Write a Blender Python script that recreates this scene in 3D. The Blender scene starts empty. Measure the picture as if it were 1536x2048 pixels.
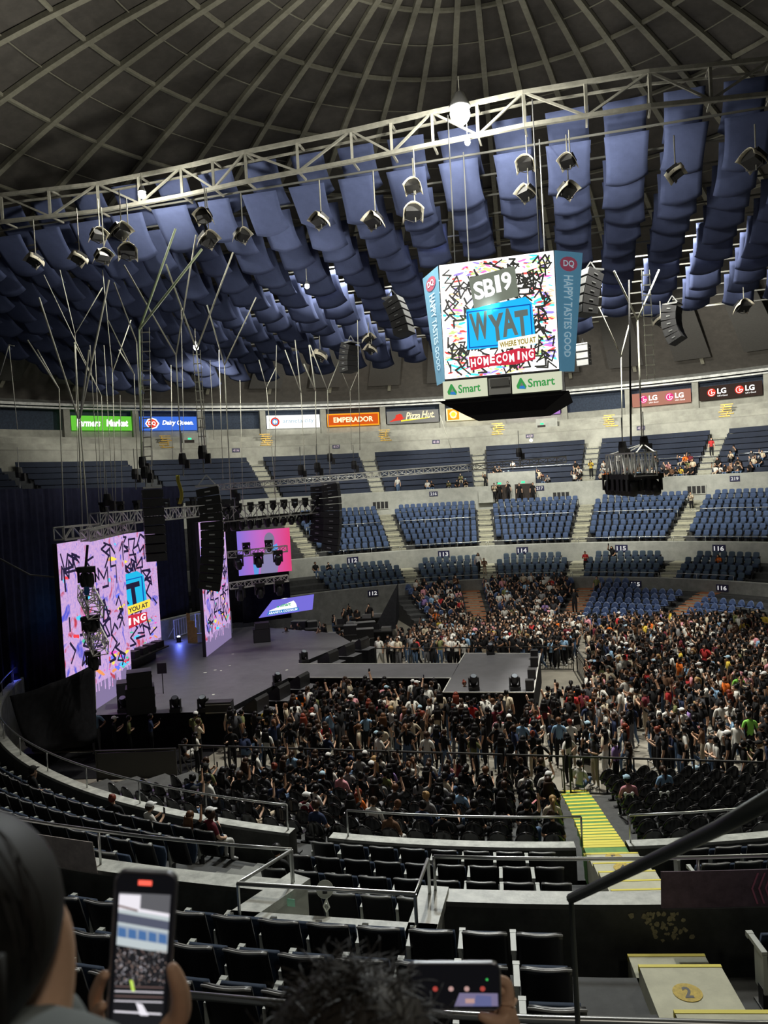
import bpy, math, random
import numpy as np
from mathutils import Vector, Matrix

random.seed(19)
R = random.random
def U(a, b): return a + (b - a) * random.random()
SC = bpy.context.scene
COL = SC.collection

# ---------------------------------------------------------------- camera, world, exposure
F = 1557.0; EYE = 9.8; CX, CY = 5.4, 37.17
cam_d = bpy.data.cameras.new('camera'); cam = bpy.data.objects.new('camera', cam_d); COL.objects.link(cam)
cam.matrix_world = Matrix.Translation((0, 0, EYE)) @ Matrix.Rotation(math.pi / 2 - .0315, 4, 'X') @ Matrix.Rotation(-.0544, 4, 'Z')
cam_d.sensor_fit = 'VERTICAL'; cam_d.sensor_height = 24.0; cam_d.lens = F / 2048 * 24.0
cam_d.clip_start = .05; cam_d.clip_end = 400
cam_d.dof.use_dof = True; cam_d.dof.focus_distance = 34; cam_d.dof.aperture_fstop = 4.2
SC.camera = cam
SC.view_settings.view_transform = 'Standard'; SC.view_settings.look = 'None'
SC.view_settings.exposure = 0.18; SC.view_settings.gamma = 1.0; SC.view_settings.use_curve_mapping = False
W = bpy.data.worlds.new('world'); SC.world = W; W.use_nodes = True
W.node_tree.nodes['Background'].inputs[0].default_value = (.5, .52, .55, 1)
W.node_tree.nodes['Background'].inputs[1].default_value = .075

CM = np.array(cam.matrix_world.to_3x3())
def ray(x, y): return CM @ np.array([(x - 768) / F, -(y - 1024) / F, -1.0])
def atD(x, y, D):
    d = ray(x, y); p = np.array([0, 0, EYE]) + d * D / d[1]; return Vector(p)
def atz(x, y, z):
    d = ray(x, y); return Vector(np.array([0, 0, EYE]) + d * (z - EYE) / d[2])
def proj(p):
    v = CM.T @ (np.array(p, float) - [0, 0, EYE])
    if v[2] > -.05: return (-9999, -9999)
    return (768 + F * v[0] / -v[2], 1024 - F * v[1] / -v[2])
def pol(r, az, z=0.0):
    a = math.radians(az); return Vector((CX + r * math.sin(a), CY + r * math.cos(a), z))
def azr(p): return math.degrees(math.atan2(p[0] - CX, p[1] - CY)), math.hypot(p[0] - CX, p[1] - CY)

# ---------------------------------------------------------------- lights
LAMPS = []
def spot(name, loc, target, power, angle, color=(1, .95, .85), size=.5, blend=.6):
    d = bpy.data.lights.new(name, 'SPOT'); d.energy = power; d.spot_size = math.radians(angle); d.spot_blend = blend
    d.color = color; d.shadow_soft_size = size
    o = bpy.data.objects.new(name, d); COL.objects.link(o); o.location = loc
    o.rotation_euler = (Vector(target) - Vector(loc)).to_track_quat('-Z', 'Y').to_euler()
    return o
def point(name, loc, power, color=(1, .95, .85), size=.3):
    d = bpy.data.lights.new(name, 'POINT'); d.energy = power; d.color = color; d.shadow_soft_size = size
    o = bpy.data.objects.new(name, d); COL.objects.link(o); o.location = loc; return o
WARM = (1, .97, .87); COOL = (.86, .93, 1)
# house floodlights on the catwalk aimed at the far stands
for az, tz, pw in ((-28, 9, 11000), (-5, 9, 16000), (18, 9, 19000), (42, 9, 17000), (60, 8, 9000)):
    spot('house_flood', pol(14, az - 4, 25.3), pol(40, az, tz), pw, 78, WARM)
for az, pw in ((-35, 3500), (-12, 5500), (12, 7500), (36, 8500)):
    spot('upper_flood', pol(30, az, 19.5), pol(52, az, 14), pw, 95, WARM)
# down lights over the floor
spot('floor_flood', (12, 36, 25), (14, 36, 0), 26000, 75, WARM)
spot('floor_flood', (0, 33, 25), (1, 31, 0), 14000, 72, WARM)
spot('floor_flood', (4, 45, 24), (4, 46, 0), 17000, 65, WARM)
spot('ringside_flood', (4, 30, 24), (3, 19, 1), 11000, 75, WARM)
spot('near_flood', (2, 34, 24), (0, 9, 4), 11500, 55, (.9, .97, 1))
spot('near_flood', (14, 22, 20), (3, 8, 4), 2200, 60, (1, .97, .8))

point('rear_fill', (2.5, -4.5, 15.5), 420, (1, .93, .8), .5)  # unseen fill light added behind the camera to brighten the foreground

# ---------------------------------------------------------------- materials
MATS = {}
def mat(name, col, rough=.6, metal=0., noise=0., scale=6., emit=None, es=0., bump=0., spec=.5, alpha=1., col2=None, coat=0.):
    if name in MATS: return MATS[name]
    m = bpy.data.materials.new(name); m.use_nodes = True; nt = m.node_tree; b = nt.nodes['Principled BSDF']
    c = (*col, 1)
    b.inputs['Base Color'].default_value = c; b.inputs['Roughness'].default_value = rough
    b.inputs['Metallic'].default_value = metal; b.inputs['Specular IOR Level'].default_value = spec
    if coat: b.inputs['Coat Weight'].default_value = coat
    if emit is not None:
        b.inputs['Emission Color'].default_value = (*emit, 1); b.inputs['Emission Strength'].default_value = es
    if noise or bump or col2:
        tc = nt.nodes.new('ShaderNodeTexCoord'); n = nt.nodes.new('ShaderNodeTexNoise')
        n.inputs['Scale'].default_value = scale; n.inputs['Detail'].default_value = 5; n.inputs['Roughness'].default_value = .65
        nt.links.new(tc.outputs['Object'], n.inputs['Vector'])
        if noise or col2:
            r = nt.nodes.new('ShaderNodeValToRGB')
            c2 = col2 or tuple(min(1, k * (1 + noise)) for k in col)
            c1 = tuple(k * (1 - noise) for k in col) if not col2 else col
            r.color_ramp.elements[0].position = .33; r.color_ramp.elements[1].position = .68
            r.color_ramp.elements[0].color = (*c1, 1); r.color_ramp.elements[1].color = (*c2, 1)
            nt.links.new(n.outputs['Fac'], r.inputs[0]); nt.links.new(r.outputs[0], b.inputs['Base Color'])
        if bump:
            bm = nt.nodes.new('ShaderNodeBump'); bm.inputs['Strength'].default_value = bump; bm.inputs['Distance'].default_value = .02
            nt.links.new(n.outputs['Fac'], bm.inputs['Height']); nt.links.new(bm.outputs[0], b.inputs['Normal'])
    MATS[name] = m; return m
def glow(name, col, s=1.):
    return mat(name, tuple(k * .15 for k in col), .8, emit=col, es=s, spec=.05)

CONC = mat('concrete', (.40, .41, .37), .85, noise=.16, scale=1.6, bump=.2)
CONCD = mat('dark_concrete', (.20, .205, .19), .85, noise=.2, scale=2.2, bump=.2)
CONCU = mat('upper_concrete', (.36, .36, .31), .85, noise=.2, scale=.9, bump=.2)
LEDGE = mat('worn_ledge', (.42, .43, .39), .5, noise=.3, scale=5, bump=.4)
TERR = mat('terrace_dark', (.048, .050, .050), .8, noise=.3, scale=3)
BLKWALL = mat('black_painted_wall', (.040, .043, .040), .6, noise=.4, scale=3)
BLK = mat('black_paint', (.012, .012, .013), .55)
BLKCLOTH = mat('black_cloth', (.012, .012, .014), .95, noise=.3, scale=4, spec=.1)
DRAPE = mat('blue_black_drape', (.012, .013, .03), .95, noise=.25, scale=3, spec=.1)
STEEL = mat('steel', (.45, .46, .46), .35, metal=.85)
ALU = mat('truss_aluminium', (.62, .62, .58), .45, metal=.35, noise=.1)
RAILM = mat('rail_steel', (.5, .51, .5), .3, metal=.9)
STEPC = mat('cream_steps', (.52, .51, .38), .8, noise=.12, scale=4)
STEPO = mat('orange_steps', (.36, .13, .05), .7, noise=.2, scale=4)
STEPG = mat('green_steps', (.10, .26, .05), .7, noise=.2, scale=5)
YEL = mat('yellow_nosing', (.70, .60, .05), .6)
DECK = mat('stage_deck', (.105, .105, .115), .5, noise=.12, scale=2.5)
FLOORM = mat('floor_beige', (.20, .185, .15), .6, noise=.2, scale=1.2)
RIBM = mat('rib_paint', (.27, .26, .20), .7, noise=.15, scale=3)
CEILM = mat('dome_board', (.088, .080, .070), .9, noise=.15, scale=1.5)
FABRIC = mat('blue_sail_cloth', (.066, .082, .160), .95, noise=.1, scale=2.0, spec=.1)
SEATB = mat('blue_seat_fabric', (.055, .092, .19), .8, noise=.12, scale=2)
SEATD = mat('slate_seat_fabric', (.052, .085, .125), .75, noise=.12, scale=2)
SEATU = mat('navy_bench', (.009, .016, .036), .8, noise=.2, scale=2)
SEATR = mat('blue_round_shell', (.060, .095, .20), .4, noise=.1, scale=2)
SEATK = mat('black_seat_plastic', (.010, .010, .011), .36, spec=.5)
SEATKR = mat('seat_rim_highlight', (.38, .38, .37), .3, spec=.9)  # pale colour paints the highlight along the black backrest tops
ARMG = mat('grey_armrest', (.42, .44, .40), .5)
BLUC = mat('blue_cushion', (.012, .026, .055), .9)
SPK = mat('speaker_black', (.014, .014, .015), .5, noise=.2, scale=9)
SPKW = mat('speaker_white', (.62, .63, .62), .5)
GRILL = mat('speaker_grille', (.03, .03, .032), .7)
ROPE = mat('pale_rope', (.62, .62, .52), .7)
ROPEG = mat('green_lit_rope', (.66, .78, .48), .7)  # greenish lamp light put into the rope colour
TARP = mat('beige_tarp', (.58, .54, .42), .8, noise=.2, scale=6)
WHITE = mat('white_panel', (.68, .70, .60), .6)

# ---------------------------------------------------------------- mesh builder
class MB:
    def __init__(s): s.v = []; s.f = []; s.m = []
    def add(s, vs, fs, mi=0):
        o = len(s.v); s.v += [tuple(p) for p in vs]; s.f += [tuple(i + o for i in f) for f in fs]; s.m += [mi] * len(fs); return s
    def box(s, c, d, rz=0., mi=0, M=None):
        x, y, z = d[0] / 2, d[1] / 2, d[2] / 2
        vs = [Vector((i * x, j * y, k * z)) for i in (-1, 1) for j in (-1, 1) for k in (-1, 1)]
        if M is None: M = Matrix.Rotation(rz, 3, 'Z')
        c = Vector(c); vs = [M @ p + c for p in vs]
        return s.add(vs, [(0, 1, 3, 2), (4, 6, 7, 5), (0, 4, 5, 1), (2, 3, 7, 6), (0, 2, 6, 4), (1, 5, 7, 3)], mi)
    def bar(s, p, q, w, h, mi=0):       # rectangular bar from p to q
        p, q = Vector(p), Vector(q); d = q - p; L = d.length
        if L < 1e-6: return s
        M = d.to_track_quat('Y', 'Z').to_matrix()
        return s.box((p + q) / 2, (w, L, h), 0, mi, M)
    def tube(s, pts, r, n=6, mi=0, cap=True):
        pts = [Vector(p) for p in pts]; rings = []; rr = r if isinstance(r, (list, tuple)) else [r] * len(pts)
        for i, p in enumerate(pts):
            d = (pts[min(i + 1, len(pts) - 1)] - pts[max(i - 1, 0)]).normalized()
            a = d.orthogonal().normalized() if i == 0 else (a - d * a.dot(d)).normalized()
            b = d.cross(a)
            rings.append([p + (a * math.cos(t) + b * math.sin(t)) * rr[i] for t in [2 * math.pi * k / n for k in range(n)]])
        vs = [p for g in rings for p in g]; fs = []
        for i in range(len(pts) - 1):
            for k in range(n): fs.append((i * n + k, i * n + (k + 1) % n, (i + 1) * n + (k + 1) % n, (i + 1) * n + k))
        if cap: fs += [tuple(range(n - 1, -1, -1)), tuple((len(pts) - 1) * n + k for k in range(n))]
        return s.add(vs, fs, mi)
    def ell(s, c, rad, nu=12, nv=8, mi=0, M=None, cut=None):
        vs = []; fs = []; c = Vector(c); M = M or Matrix.Identity(3)
        for j in range(nv + 1):
            t = math.pi * j / nv
            for i in range(nu):
                a = 2 * math.pi * i / nu
                vs.append(M @ Vector((rad[0] * math.sin(t) * math.cos(a), rad[1] * math.sin(t) * math.sin(a), rad[2] * math.cos(t))) + c)
        for j in range(nv):
            for i in range(nu):
                f = (j * nu + i, (j + 1) * nu + i, (j + 1) * nu + (i + 1) % nu, j * nu + (i + 1) % nu)
                if cut is None or cut(sum((vs[k] for k in f), Vector()) / 4): fs.append(f)
        return s.add(vs, fs, mi)
    def lathe(s, prof, c=(0, 0, 0), n=16, mi=0, M=None):
        vs = []; fs = []; c = Vector(c); M = M or Matrix.Identity(3)
        for r, z in prof:
            for i in range(n):
                a = 2 * math.pi * i / n; vs.append(M @ Vector((r * math.cos(a), r * math.sin(a), z)) + c)
        for j in range(len(prof) - 1):
            for i in range(n): fs.append((j * n + i, j * n + (i + 1) % n, (j + 1) * n + (i + 1) % n, (j + 1) * n + i))
        return s.add(vs, fs, mi)
    def prism(s, poly, z0, z1, mi=0, mside=None):
        n = len(poly); vs = [(x, y, z0) for x, y in poly] + [(x, y, z1) for x, y in poly]
        s.add(vs, [tuple(range(n - 1, -1, -1)), tuple(range(n, 2 * n))], mi)
        return s.add(vs, [(i, (i + 1) % n, n + (i + 1) % n, n + i) for i in range(n)], mi if mside is None else mside)
    def grid(s, fn, nu, nv, mi=0, th=0.):
        vs = [Vector(fn(i / nu, j / nv)) for j in range(nv + 1) for i in range(nu + 1)]; w = nu + 1
        fs = [(j * w + i, j * w + i + 1, (j + 1) * w + i + 1, (j + 1) * w + i) for j in range(nv) for i in range(nu)]
        if not th: return s.add(vs, fs, mi)
        nor = [Vector() for _ in vs]
        for f in fs:
            k = (vs[f[1]] - vs[f[0]]).cross(vs[f[3]] - vs[f[0]])
            for i in f: nor[i] += k
        n0 = len(vs); vs2 = vs + [p - nor[i].normalized() * th for i, p in enumerate(vs)]
        fs2 = list(fs) + [tuple(n0 + i for i in reversed(f)) for f in fs]
        e = [i for i in range(w)] + [j * w + nu for j in range(1, nv + 1)] + [nv * w + i for i in range(nu - 1, -1, -1)] + [j * w for j in range(nv - 1, 0, -1)]
        for a, b in zip(e, e[1:] + e[:1]): fs2.append((a, a + n0, b + n0, b))
        return s.add(vs2, fs2, mi)
    def ring(s, prof, a0, a1, step=1.5, mi=0):   # revolve (r,z) about the arena axis
        n = max(1, int(abs(a1 - a0) / step)); k = len(prof)
        vs = [pol(r, a0 + (a1 - a0) * i / n, z) for i in range(n + 1) for r, z in prof]
        fs = [(i * k + j, i * k + j + 1, (i + 1) * k + j + 1, (i + 1) * k + j) for i in range(n) for j in range(k - 1)]
        return s.add(vs, fs, mi)
    def mesh(s, name, mats, smooth=False):
        me = bpy.data.meshes.new(name); me.from_pydata(s.v, [], s.f)
        for m in (mats if isinstance(mats, (list, tuple)) else [mats]): me.materials.append(m)
        if any(s.m): me.polygons.foreach_set('material_index', s.m)
        if smooth: me.polygons.foreach_set('use_smooth', [True] * len(s.f))
        me.update(); return me
    def build(s, name, mats, parent=None, smooth=False):
        o = bpy.data.objects.new(name, s.mesh(name, mats, smooth)); COL.objects.link(o)
        if parent is not None: o.parent = parent
        return o

def tag(o, label=None, cat=None, group=None, kind=None):
    if label: o['label'] = label
    if cat: o['category'] = cat
    if group: o['group'] = group
    if kind: o['kind'] = kind
    return o
def struct(o, label=None):
    o['kind'] = 'structure'
    if label: o['label'] = label
    return o
def empty(name, label, cat, loc=(0, 0, 0), rz=0., group=None):
    o = bpy.data.objects.new(name, None); COL.objects.link(o); o.location = loc; o.rotation_euler = (0, 0, rz)
    o.empty_display_size = .1
    return tag(o, label, cat, group)
def inst(name, me, M, parent=None):
    o = bpy.data.objects.new(name, me); COL.objects.link(o)
    if parent is not None: o.parent = parent
    if M is not None: o.matrix_local = M
    return o
def center_origin(o):     # move a world-built mesh's origin to its own base
    me = o.data; n = len(me.vertices); a = np.empty(n * 3); me.vertices.foreach_get('co', a); a = a.reshape(-1, 3)
    c = (a.min(0) + a.max(0)) / 2; c[2] = a[:, 2].min(); a -= c; me.vertices.foreach_set('co', a.ravel())
    o.location = c
    for ch in o.children: ch.matrix_parent_inverse = Matrix.Translation(Vector(-c))
    me.update(); return o
def adopt(o, parent):      # parent keeping the world-built geometry where it is
    o.parent = parent; o.matrix_parent_inverse = Matrix.Translation(-Vector(parent.location)) if parent.rotation_euler.z == 0 else parent.matrix_basis.inverted()
    return o

class TPL:      # arrays of a mesh for fast joining
    def __init__(s, me):
        n = len(me.vertices); s.v = np.empty(n * 3); me.vertices.foreach_get('co', s.v); s.v = s.v.reshape(-1, 3)
        L = len(me.loops); s.l = np.empty(L, np.int32); me.loops.foreach_get('vertex_index', s.l)
        P = len(me.polygons); s.s = np.empty(P, np.int32); s.t = np.empty(P, np.int32); s.m = np.empty(P, np.int32)
        me.polygons.foreach_get('loop_start', s.s); me.polygons.foreach_get('loop_total', s.t); me.polygons.foreach_get('material_index', s.m)
def mega(name, items, mats, smooth=True):   # items: (TPL, 4x4 Matrix, remap list or None)
    V = []; Lp = []; S = []; T = []; Mi = []; vo = 0; lo = 0
    for t, M, rm in items:
        A = np.array(M); V.append(t.v @ A[:3, :3].T + A[:3, 3]); Lp.append(t.l + vo); S.append(t.s + lo); T.append(t.t)
        Mi.append(t.m if rm is None else np.array(rm, np.int32)[t.m]); vo += len(t.v); lo += len(t.l)
    V = np.concatenate(V); Lp = np.concatenate(Lp); S = np.concatenate(S); Mi = np.concatenate(Mi)
    me = bpy.data.meshes.new(name); me.vertices.add(len(V)); me.vertices.foreach_set('co', V.ravel())
    me.loops.add(len(Lp)); me.loops.foreach_set('vertex_index', Lp); me.polygons.add(len(S)); me.polygons.foreach_set('loop_start', S)
    me.polygons.foreach_set('material_index', Mi)
    if smooth: me.polygons.foreach_set('use_smooth', np.ones(len(S), bool))
    for m in mats: me.materials.append(m)
    me.update(calc_edges=True); me.validate()
    o = bpy.data.objects.new(name, me); COL.objects.link(o); return o

ORD = ['', 'first', 'second', 'third', 'fourth', 'fifth', 'sixth', 'seventh', 'eighth', 'ninth', 'tenth', 'eleventh', 'twelfth', 'thirteenth', 'fourteenth', 'fifteenth', 'sixteenth', 'seventeenth', 'eighteenth', 'nineteenth', 'twentieth', 'twenty-first', 'twenty-second', 'twenty-third', 'twenty-fourth', 'twenty-fifth', 'twenty-sixth', 'twenty-seventh', 'twenty-eighth', 'twenty-ninth', 'thirtieth']
def ordw(n): return ORD[n] if n < len(ORD) else 'number %d' % n

# text as flat polygons
_TX = {}
def text_poly(s, bold=0., shear=0.):
    k = (s, bold, shear)
    if k in _TX: return _TX[k]
    c = bpy.data.curves.new('t', 'FONT'); c.body = s; c.offset = bold; c.shear = shear; c.resolution_u = 3
    o = bpy.data.objects.new('t', c); COL.objects.link(o)
    dg = bpy.context.evaluated_depsgraph_get(); me = o.evaluated_get(dg).to_mesh()
    v = [(p.co.x, p.co.y) for p in me.vertices]; f = [tuple(p.vertices) for p in me.polygons]
    o.evaluated_get(dg).to_mesh_clear(); bpy.data.objects.remove(o); bpy.data.curves.remove(c)
    x0 = min(p[0] for p in v); x1 = max(p[0] for p in v); y0 = min(p[1] for p in v); y1 = max(p[1] for p in v)
    v = [((x - x0) / (x1 - x0), (y - y0) / (y1 - y0)) for x, y in v]
    _TX[k] = (v, f); return v, f
def put_text(mb, P, s, u0, v0, w, h, mi=0, bold=0., shear=0., d=.02, rot=0.):
    v, f = text_poly(s, bold, shear); c, q = math.cos(rot), math.sin(rot)
    pts = []
    for x, y in v:
        a, b = (x - .5) * w, (y - .5) * h
        pts.append(P(u0 + w / 2 + a * c - b * q, v0 + h / 2 + a * q + b * c, d))
    mb.add(pts, f, mi)
def plane_map(O, ux, uy):       # (u,v,d) -> world, d out of the face
    O, ux, uy = Vector(O), Vector(ux).normalized(), Vector(uy).normalized(); n = ux.cross(uy)
    return lambda u, v, d=0.: O + ux * u + uy * v + n * d
def poly2(mb, P, pts, mi=0, d=.01): mb.add([P(x, y, d) for x, y in pts], [tuple(range(len(pts)))], mi)
def rect2(mb, P, u0, v0, w, h, mi=0, d=.01): poly2(mb, P, [(u0, v0), (u0 + w, v0), (u0 + w, v0 + h), (u0, v0 + h)], mi, d)
def disc2(mb, P, u, v, r, mi=0, d=.01, n=16, sy=1.): poly2(mb, P, [(u + r * math.cos(2 * math.pi * k / n), v + r * sy * math.sin(2 * math.pi * k / n)) for k in range(n)], mi, d)
def stroke2(mb, P, pts, w, mi=0, d=.01):
    for (x0, y0), (x1, y1) in zip(pts, pts[1:]):
        L = math.hypot(x1 - x0, y1 - y0) or 1; ex, ey = (x1 - x0) / L * w * .4, (y1 - y0) / L * w * .4; nx, ny = -(y1 - y0) / L * w / 2, (x1 - x0) / L * w / 2
        poly2(mb, P, [(x0 - ex - nx, y0 - ey - ny), (x1 + ex - nx, y1 + ey - ny), (x1 + ex + nx, y1 + ey + ny), (x0 - ex + nx, y0 - ey + ny)], mi, d)
def box_on(mb, P, u0, v0, w, h, d0, d1, mi=0):
    vs = [P(u, v, d) for d in (d0, d1) for u, v in ((u0, v0), (u0 + w, v0), (u0 + w, v0 + h), (u0, v0 + h))]
    mb.add(vs, [(3, 2, 1, 0), (4, 5, 6, 7), (0, 1, 5, 4), (1, 2, 6, 5), (2, 3, 7, 6), (3, 0, 4, 7)], mi)
# ================================================================ THE SETTING
struct(MB().prism([(-40, -20), (60, -20), (60, 95), (-40, 95)], -.3, 0.).build('floor', FLOORM), 'beige arena floor')

def steps_profile(rs, zs, rend, zend):      # terrace rows: riser at r, tread after
    p = [(rs[0], zs[0] - .3)]
    for i, (r, z) in enumerate(zip(rs, zs)):
        p += [(r, z)]; nr = rs[i + 1] if i + 1 < len(rs) else rend; p += [(nr, z)]
    if zend is not None: p.append((rend, zend))
    return p

FARA = (-100, 105); NEARA = (105, 260)
# rows: r of the seat line, z of the tread
RING_R = [13.6 + .95 * k for k in range(9)]; RING_Z = [.02 + .2 * k for k in range(9)]
A_R = [23.0, 24.0, 25.0, 26.0]; A_Z = [1.95, 2.32, 2.68, 3.03]
BF_R = [28.6 + .9 * k for k in range(4)] + [32.6 + .9 * k for k in range(4)]
BF_Z = [4.36, 4.78, 5.18, 5.60, 6.08, 6.48, 6.88, 7.22]
BN_R = [29.2, 30.1, 31.0, 32.9, 33.8, 34.7, 35.6, 36.5, 37.5]; BN_Z = [4.12, 4.32, 4.56, 5.2, 5.75, 6.3, 6.9, 7.5, 8.2]
UF_R = [37.6 + .92 * k for k in range(8)]; UF_Z = [9.0 + .53 * k for k in range(8)]

def terr(rs, zs, off, rend, zend=None): return steps_profile([r - off for r in rs], zs, rend, zend)
# far and near ringside terrace, clipped by the two long floor edges
ND = Vector((.253, .967)); UD = Vector((.967, -.253))
def fv(p): return (p[0] - CX) * ND.x + (p[1] - CY) * ND.y
def fu(p): return (p[0] - CX) * UD.x + (p[1] - CY) * UD.y
def ringside_terrace(sign, a0, a1):
    mb = MB()
    for k, (r, z) in enumerate(zip(RING_R, RING_Z)):
        r0, r1 = r - .45, r + .5
        if z < .05: continue
        n = int((a1 - a0) / 1.5)
        for i in range(n):
            b0 = a0 + (a1 - a0) * i / n; b1 = a0 + (a1 - a0) * (i + 1) / n
            m = pol(r, (b0 + b1) / 2)
            if sign * fv(m) < 12.2: continue
            vs = [pol(q, b, h) for h in (0, z) for q, b in ((r0, b0), (r0, b1), (r1, b1), (r1, b0))]
            mb.add(vs, [(4, 5, 6, 7), (0, 1, 5, 4), (3, 0, 4, 7), (1, 2, 6, 5)], 0)
    return mb
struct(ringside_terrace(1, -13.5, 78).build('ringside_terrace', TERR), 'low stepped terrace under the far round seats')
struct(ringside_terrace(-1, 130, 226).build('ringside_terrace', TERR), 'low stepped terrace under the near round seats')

def wall_ring(name, r, z0, z1, a0, a1, th, m_in, m_top, label=None):
    mb = MB()
    mb.ring([(r, z0), (r, z1 - .04), (r + .04, z1)], a0, a1, 1., 0)
    mb.ring([(r + .04, z1), (r + th - .04, z1)], a0, a1, 1., 1)
    mb.ring([(r + th - .04, z1), (r + th, z1 - .04), (r + th, z0)], a0, a1, 1., 2)
    return struct(mb.build(name, [m_in, m_top, BLKWALL]), label)
wall_ring('wall_ringside', 21.7, 0, 2.45, -159.2, 178.0, .35, CONCD, LEDGE, 'curved grey wall behind the round seats')
wall_ring('wall_ringside', 21.7, 0, 2.45, -174.9, -161.6, .35, CONCD, LEDGE, 'grey parapet wall between the two near aisles')
wall_ring('wall_ringside', 21.7, 0, 2.45, 178.0, 182.4, .35, CONCD, LEDGE, 'short grey parapet right of the green stairs')
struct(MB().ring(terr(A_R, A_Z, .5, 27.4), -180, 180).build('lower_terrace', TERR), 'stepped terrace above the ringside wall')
# near part of the second wall is broken by the exit box
wall_ring('wall_lower', 27.5, 0, 4.5, -180, -169.6, .4, CONC, LEDGE, 'grey parapet wall on the near side, right of the exit box')
wall_ring('wall_lower', 27.5, 0, 4.5, -165.6, 180, .4, CONC, LEDGE, 'long grey parapet wall numbered 112 to 116')
def wall_path(name, pts, z0, z1, th, mats, label=None):
    mb = MB()
    for p, q in zip(pts, pts[1:]):
        p, q = Vector((*p, 0)), Vector((*q, 0)); d = (q - p).normalized() * th * .5; c = (p + q) / 2; L = (q - p).length + th; a = math.atan2((q - p).y, (q - p).x)
        mb.box((c.x, c.y, (z0 + z1 - .12) / 2), (L - .06, th - .06, z1 - .12 - z0), a, 0)
        mb.box((c.x, c.y, z1 - .06), (L, th, .12), a, 1)
    return struct(mb.build(name, mats), label)
NOTCH = [(-1.52, 10.36), (-2.12, 9.5), (.16, 9.0), (.36, 9.85)]
wall_path('wall_exit_box', NOTCH, 2.6, 4.56, .36, [CONC, LEDGE], 'concrete exit box jutting from the near parapet')
struct(MB().box((-.75, 9.9, 2.75), (2.0, 1.2, .1), -.22).build('exit_landing', mat('brown_landing', (.05, .035, .028), .7)))

# upper structure, one terrace and wall after another
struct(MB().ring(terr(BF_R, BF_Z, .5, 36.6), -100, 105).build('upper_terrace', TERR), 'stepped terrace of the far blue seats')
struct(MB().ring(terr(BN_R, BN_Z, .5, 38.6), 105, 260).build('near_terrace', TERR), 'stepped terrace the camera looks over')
wall_ring('wall_upper', 36.5, 6, 9.4, -100, 105, .4, CONC, LEDGE, 'tall grey wall numbered 216 to 219')
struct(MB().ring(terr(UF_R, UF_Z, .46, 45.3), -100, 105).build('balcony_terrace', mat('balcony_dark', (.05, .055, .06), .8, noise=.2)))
mb = MB()
mb.ring([(45.2, 12.5), (45.2, 14.5), (45.35, 14.62), (46.2, 14.62)], -100, 105, 1.5, 0)
mb.ring([(46.2, 14.62), (46.2, 15.2), (47.3, 15.2), (47.3, 15.75), (48.6, 15.75), (48.6, 16.0), (52.2, 16.0)], -100, 105, 1.5, 1)
struct(mb.build('wall_balcony', [CONCU, CONCU]), 'weathered concrete wall and tiers under the lit signs')
mb = MB(); mb.ring([(52.4, 16.0), (52.4, 17.0)], -100, 105, 1.5, 0); mb.ring([(53.6, 16.6), (53.6, 19.6)], -100, 105, 1.5, 1); mb.ring([(52.4, 17.0), (53.6, 17.0)], -100, 105, 1.5, 0)
struct(mb.build('wall_signs', [CONCU, mat('dark_blue_recess', (.03, .045, .075), .8, noise=.3)]), 'parapet and dark recess behind the sign boards')
mb = MB(); mb.ring([(51.6, 18.95), (51.6, 19.1), (52.3, 19.2), (52.3, 18.95), (51.6, 18.95)], -100, 105, 1.5, 0); mb.ring([(52.6, 19.35), (52.6, 19.6), (54, 20.2)], -100, 105, 1.5, 0)
struct(mb.build('trim_1', mat('eave_metal', (.45, .46, .44), .5, metal=.3, noise=.3, scale=2)), 'grey eave beam over the sign boards')
n = 0
for k in range(-13, 14):
    az = 2.2 + 7.5 * k - 7.5 * .02
    if not -95 < az < 100: continue
    n += 1; p = pol(52.15, az, 17.5)
    o = MB().box(p, (.62, .55, 3.2), -math.radians(az)).build('trim_%d' % (n + 1), CONCU); struct(o, 'concrete pillar between two sign boards')

# dome: shell, ribs and rings of one ceiling
def zdome(r): return 38.4 - r * r / 156.
prof = [(2 + 2 * k, zdome(2 + 2 * k)) for k in range(27)]
ceil = struct(MB().ring(prof, -180, 180, 3.75).build('ceiling', CEILM, smooth=True), 'dark domed ceiling with a lattice of pale ribs')
for k in range(48):
    az = 3.0 + 7.5 * k; pts = [pol(r, az, zdome(r) - .22) for r in range(4, 55, 3)]
    if not (-100 < ((az + 180) % 360 - 180) < 110): continue
    mb = MB()
    for p, q in zip(pts, pts[1:]): mb.bar(p, q, .34, .30)
    tag(mb.build('rib', RIBM, ceil))
for r, w in ((6.6, .16), (9.6, .20), (12.5, .05), (15.5, .20), (18.5, .05), (21.45, .20), (24.4, .05), (27.3, .20), (30.3, .05), (33.3, .2), (39, .12), (45, .12)):
    mb = MB(); P = [pol(r, a * 3.75, zdome(r) - .16) for a in range(-28, 31)]
    for p, q in zip(P, P[1:]): mb.bar(p, q, w, w)
    mb.build('ring_purlin', RIBM, ceil)
# broad boards hanging under the outer dome
mb = MB()
for k in range(-13, 15):
    az = 2.2 + 7.5 * k
    for r0, r1 in ((38.5, 50.5),):
        a = [pol(r0, az - 2.0, zdome(r0) - 1.3), pol(r0, az + 2.0, zdome(r0) - 1.3), pol(r1, az + 2.0, zdome(r1) - .9), pol(r1, az - 2.0, zdome(r1) - .9)]
        mb.add(a + [p + Vector((0, 0, .1)) for p in a], [(0, 1, 2, 3), (7, 6, 5, 4), (0, 4, 5, 1), (1, 5, 6, 2), (2, 6, 7, 3), (3, 7, 4, 0)])
mb.build('sound_board', mat('grey_board', (.075, .072, .066), .9, noise=.1), ceil)

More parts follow.
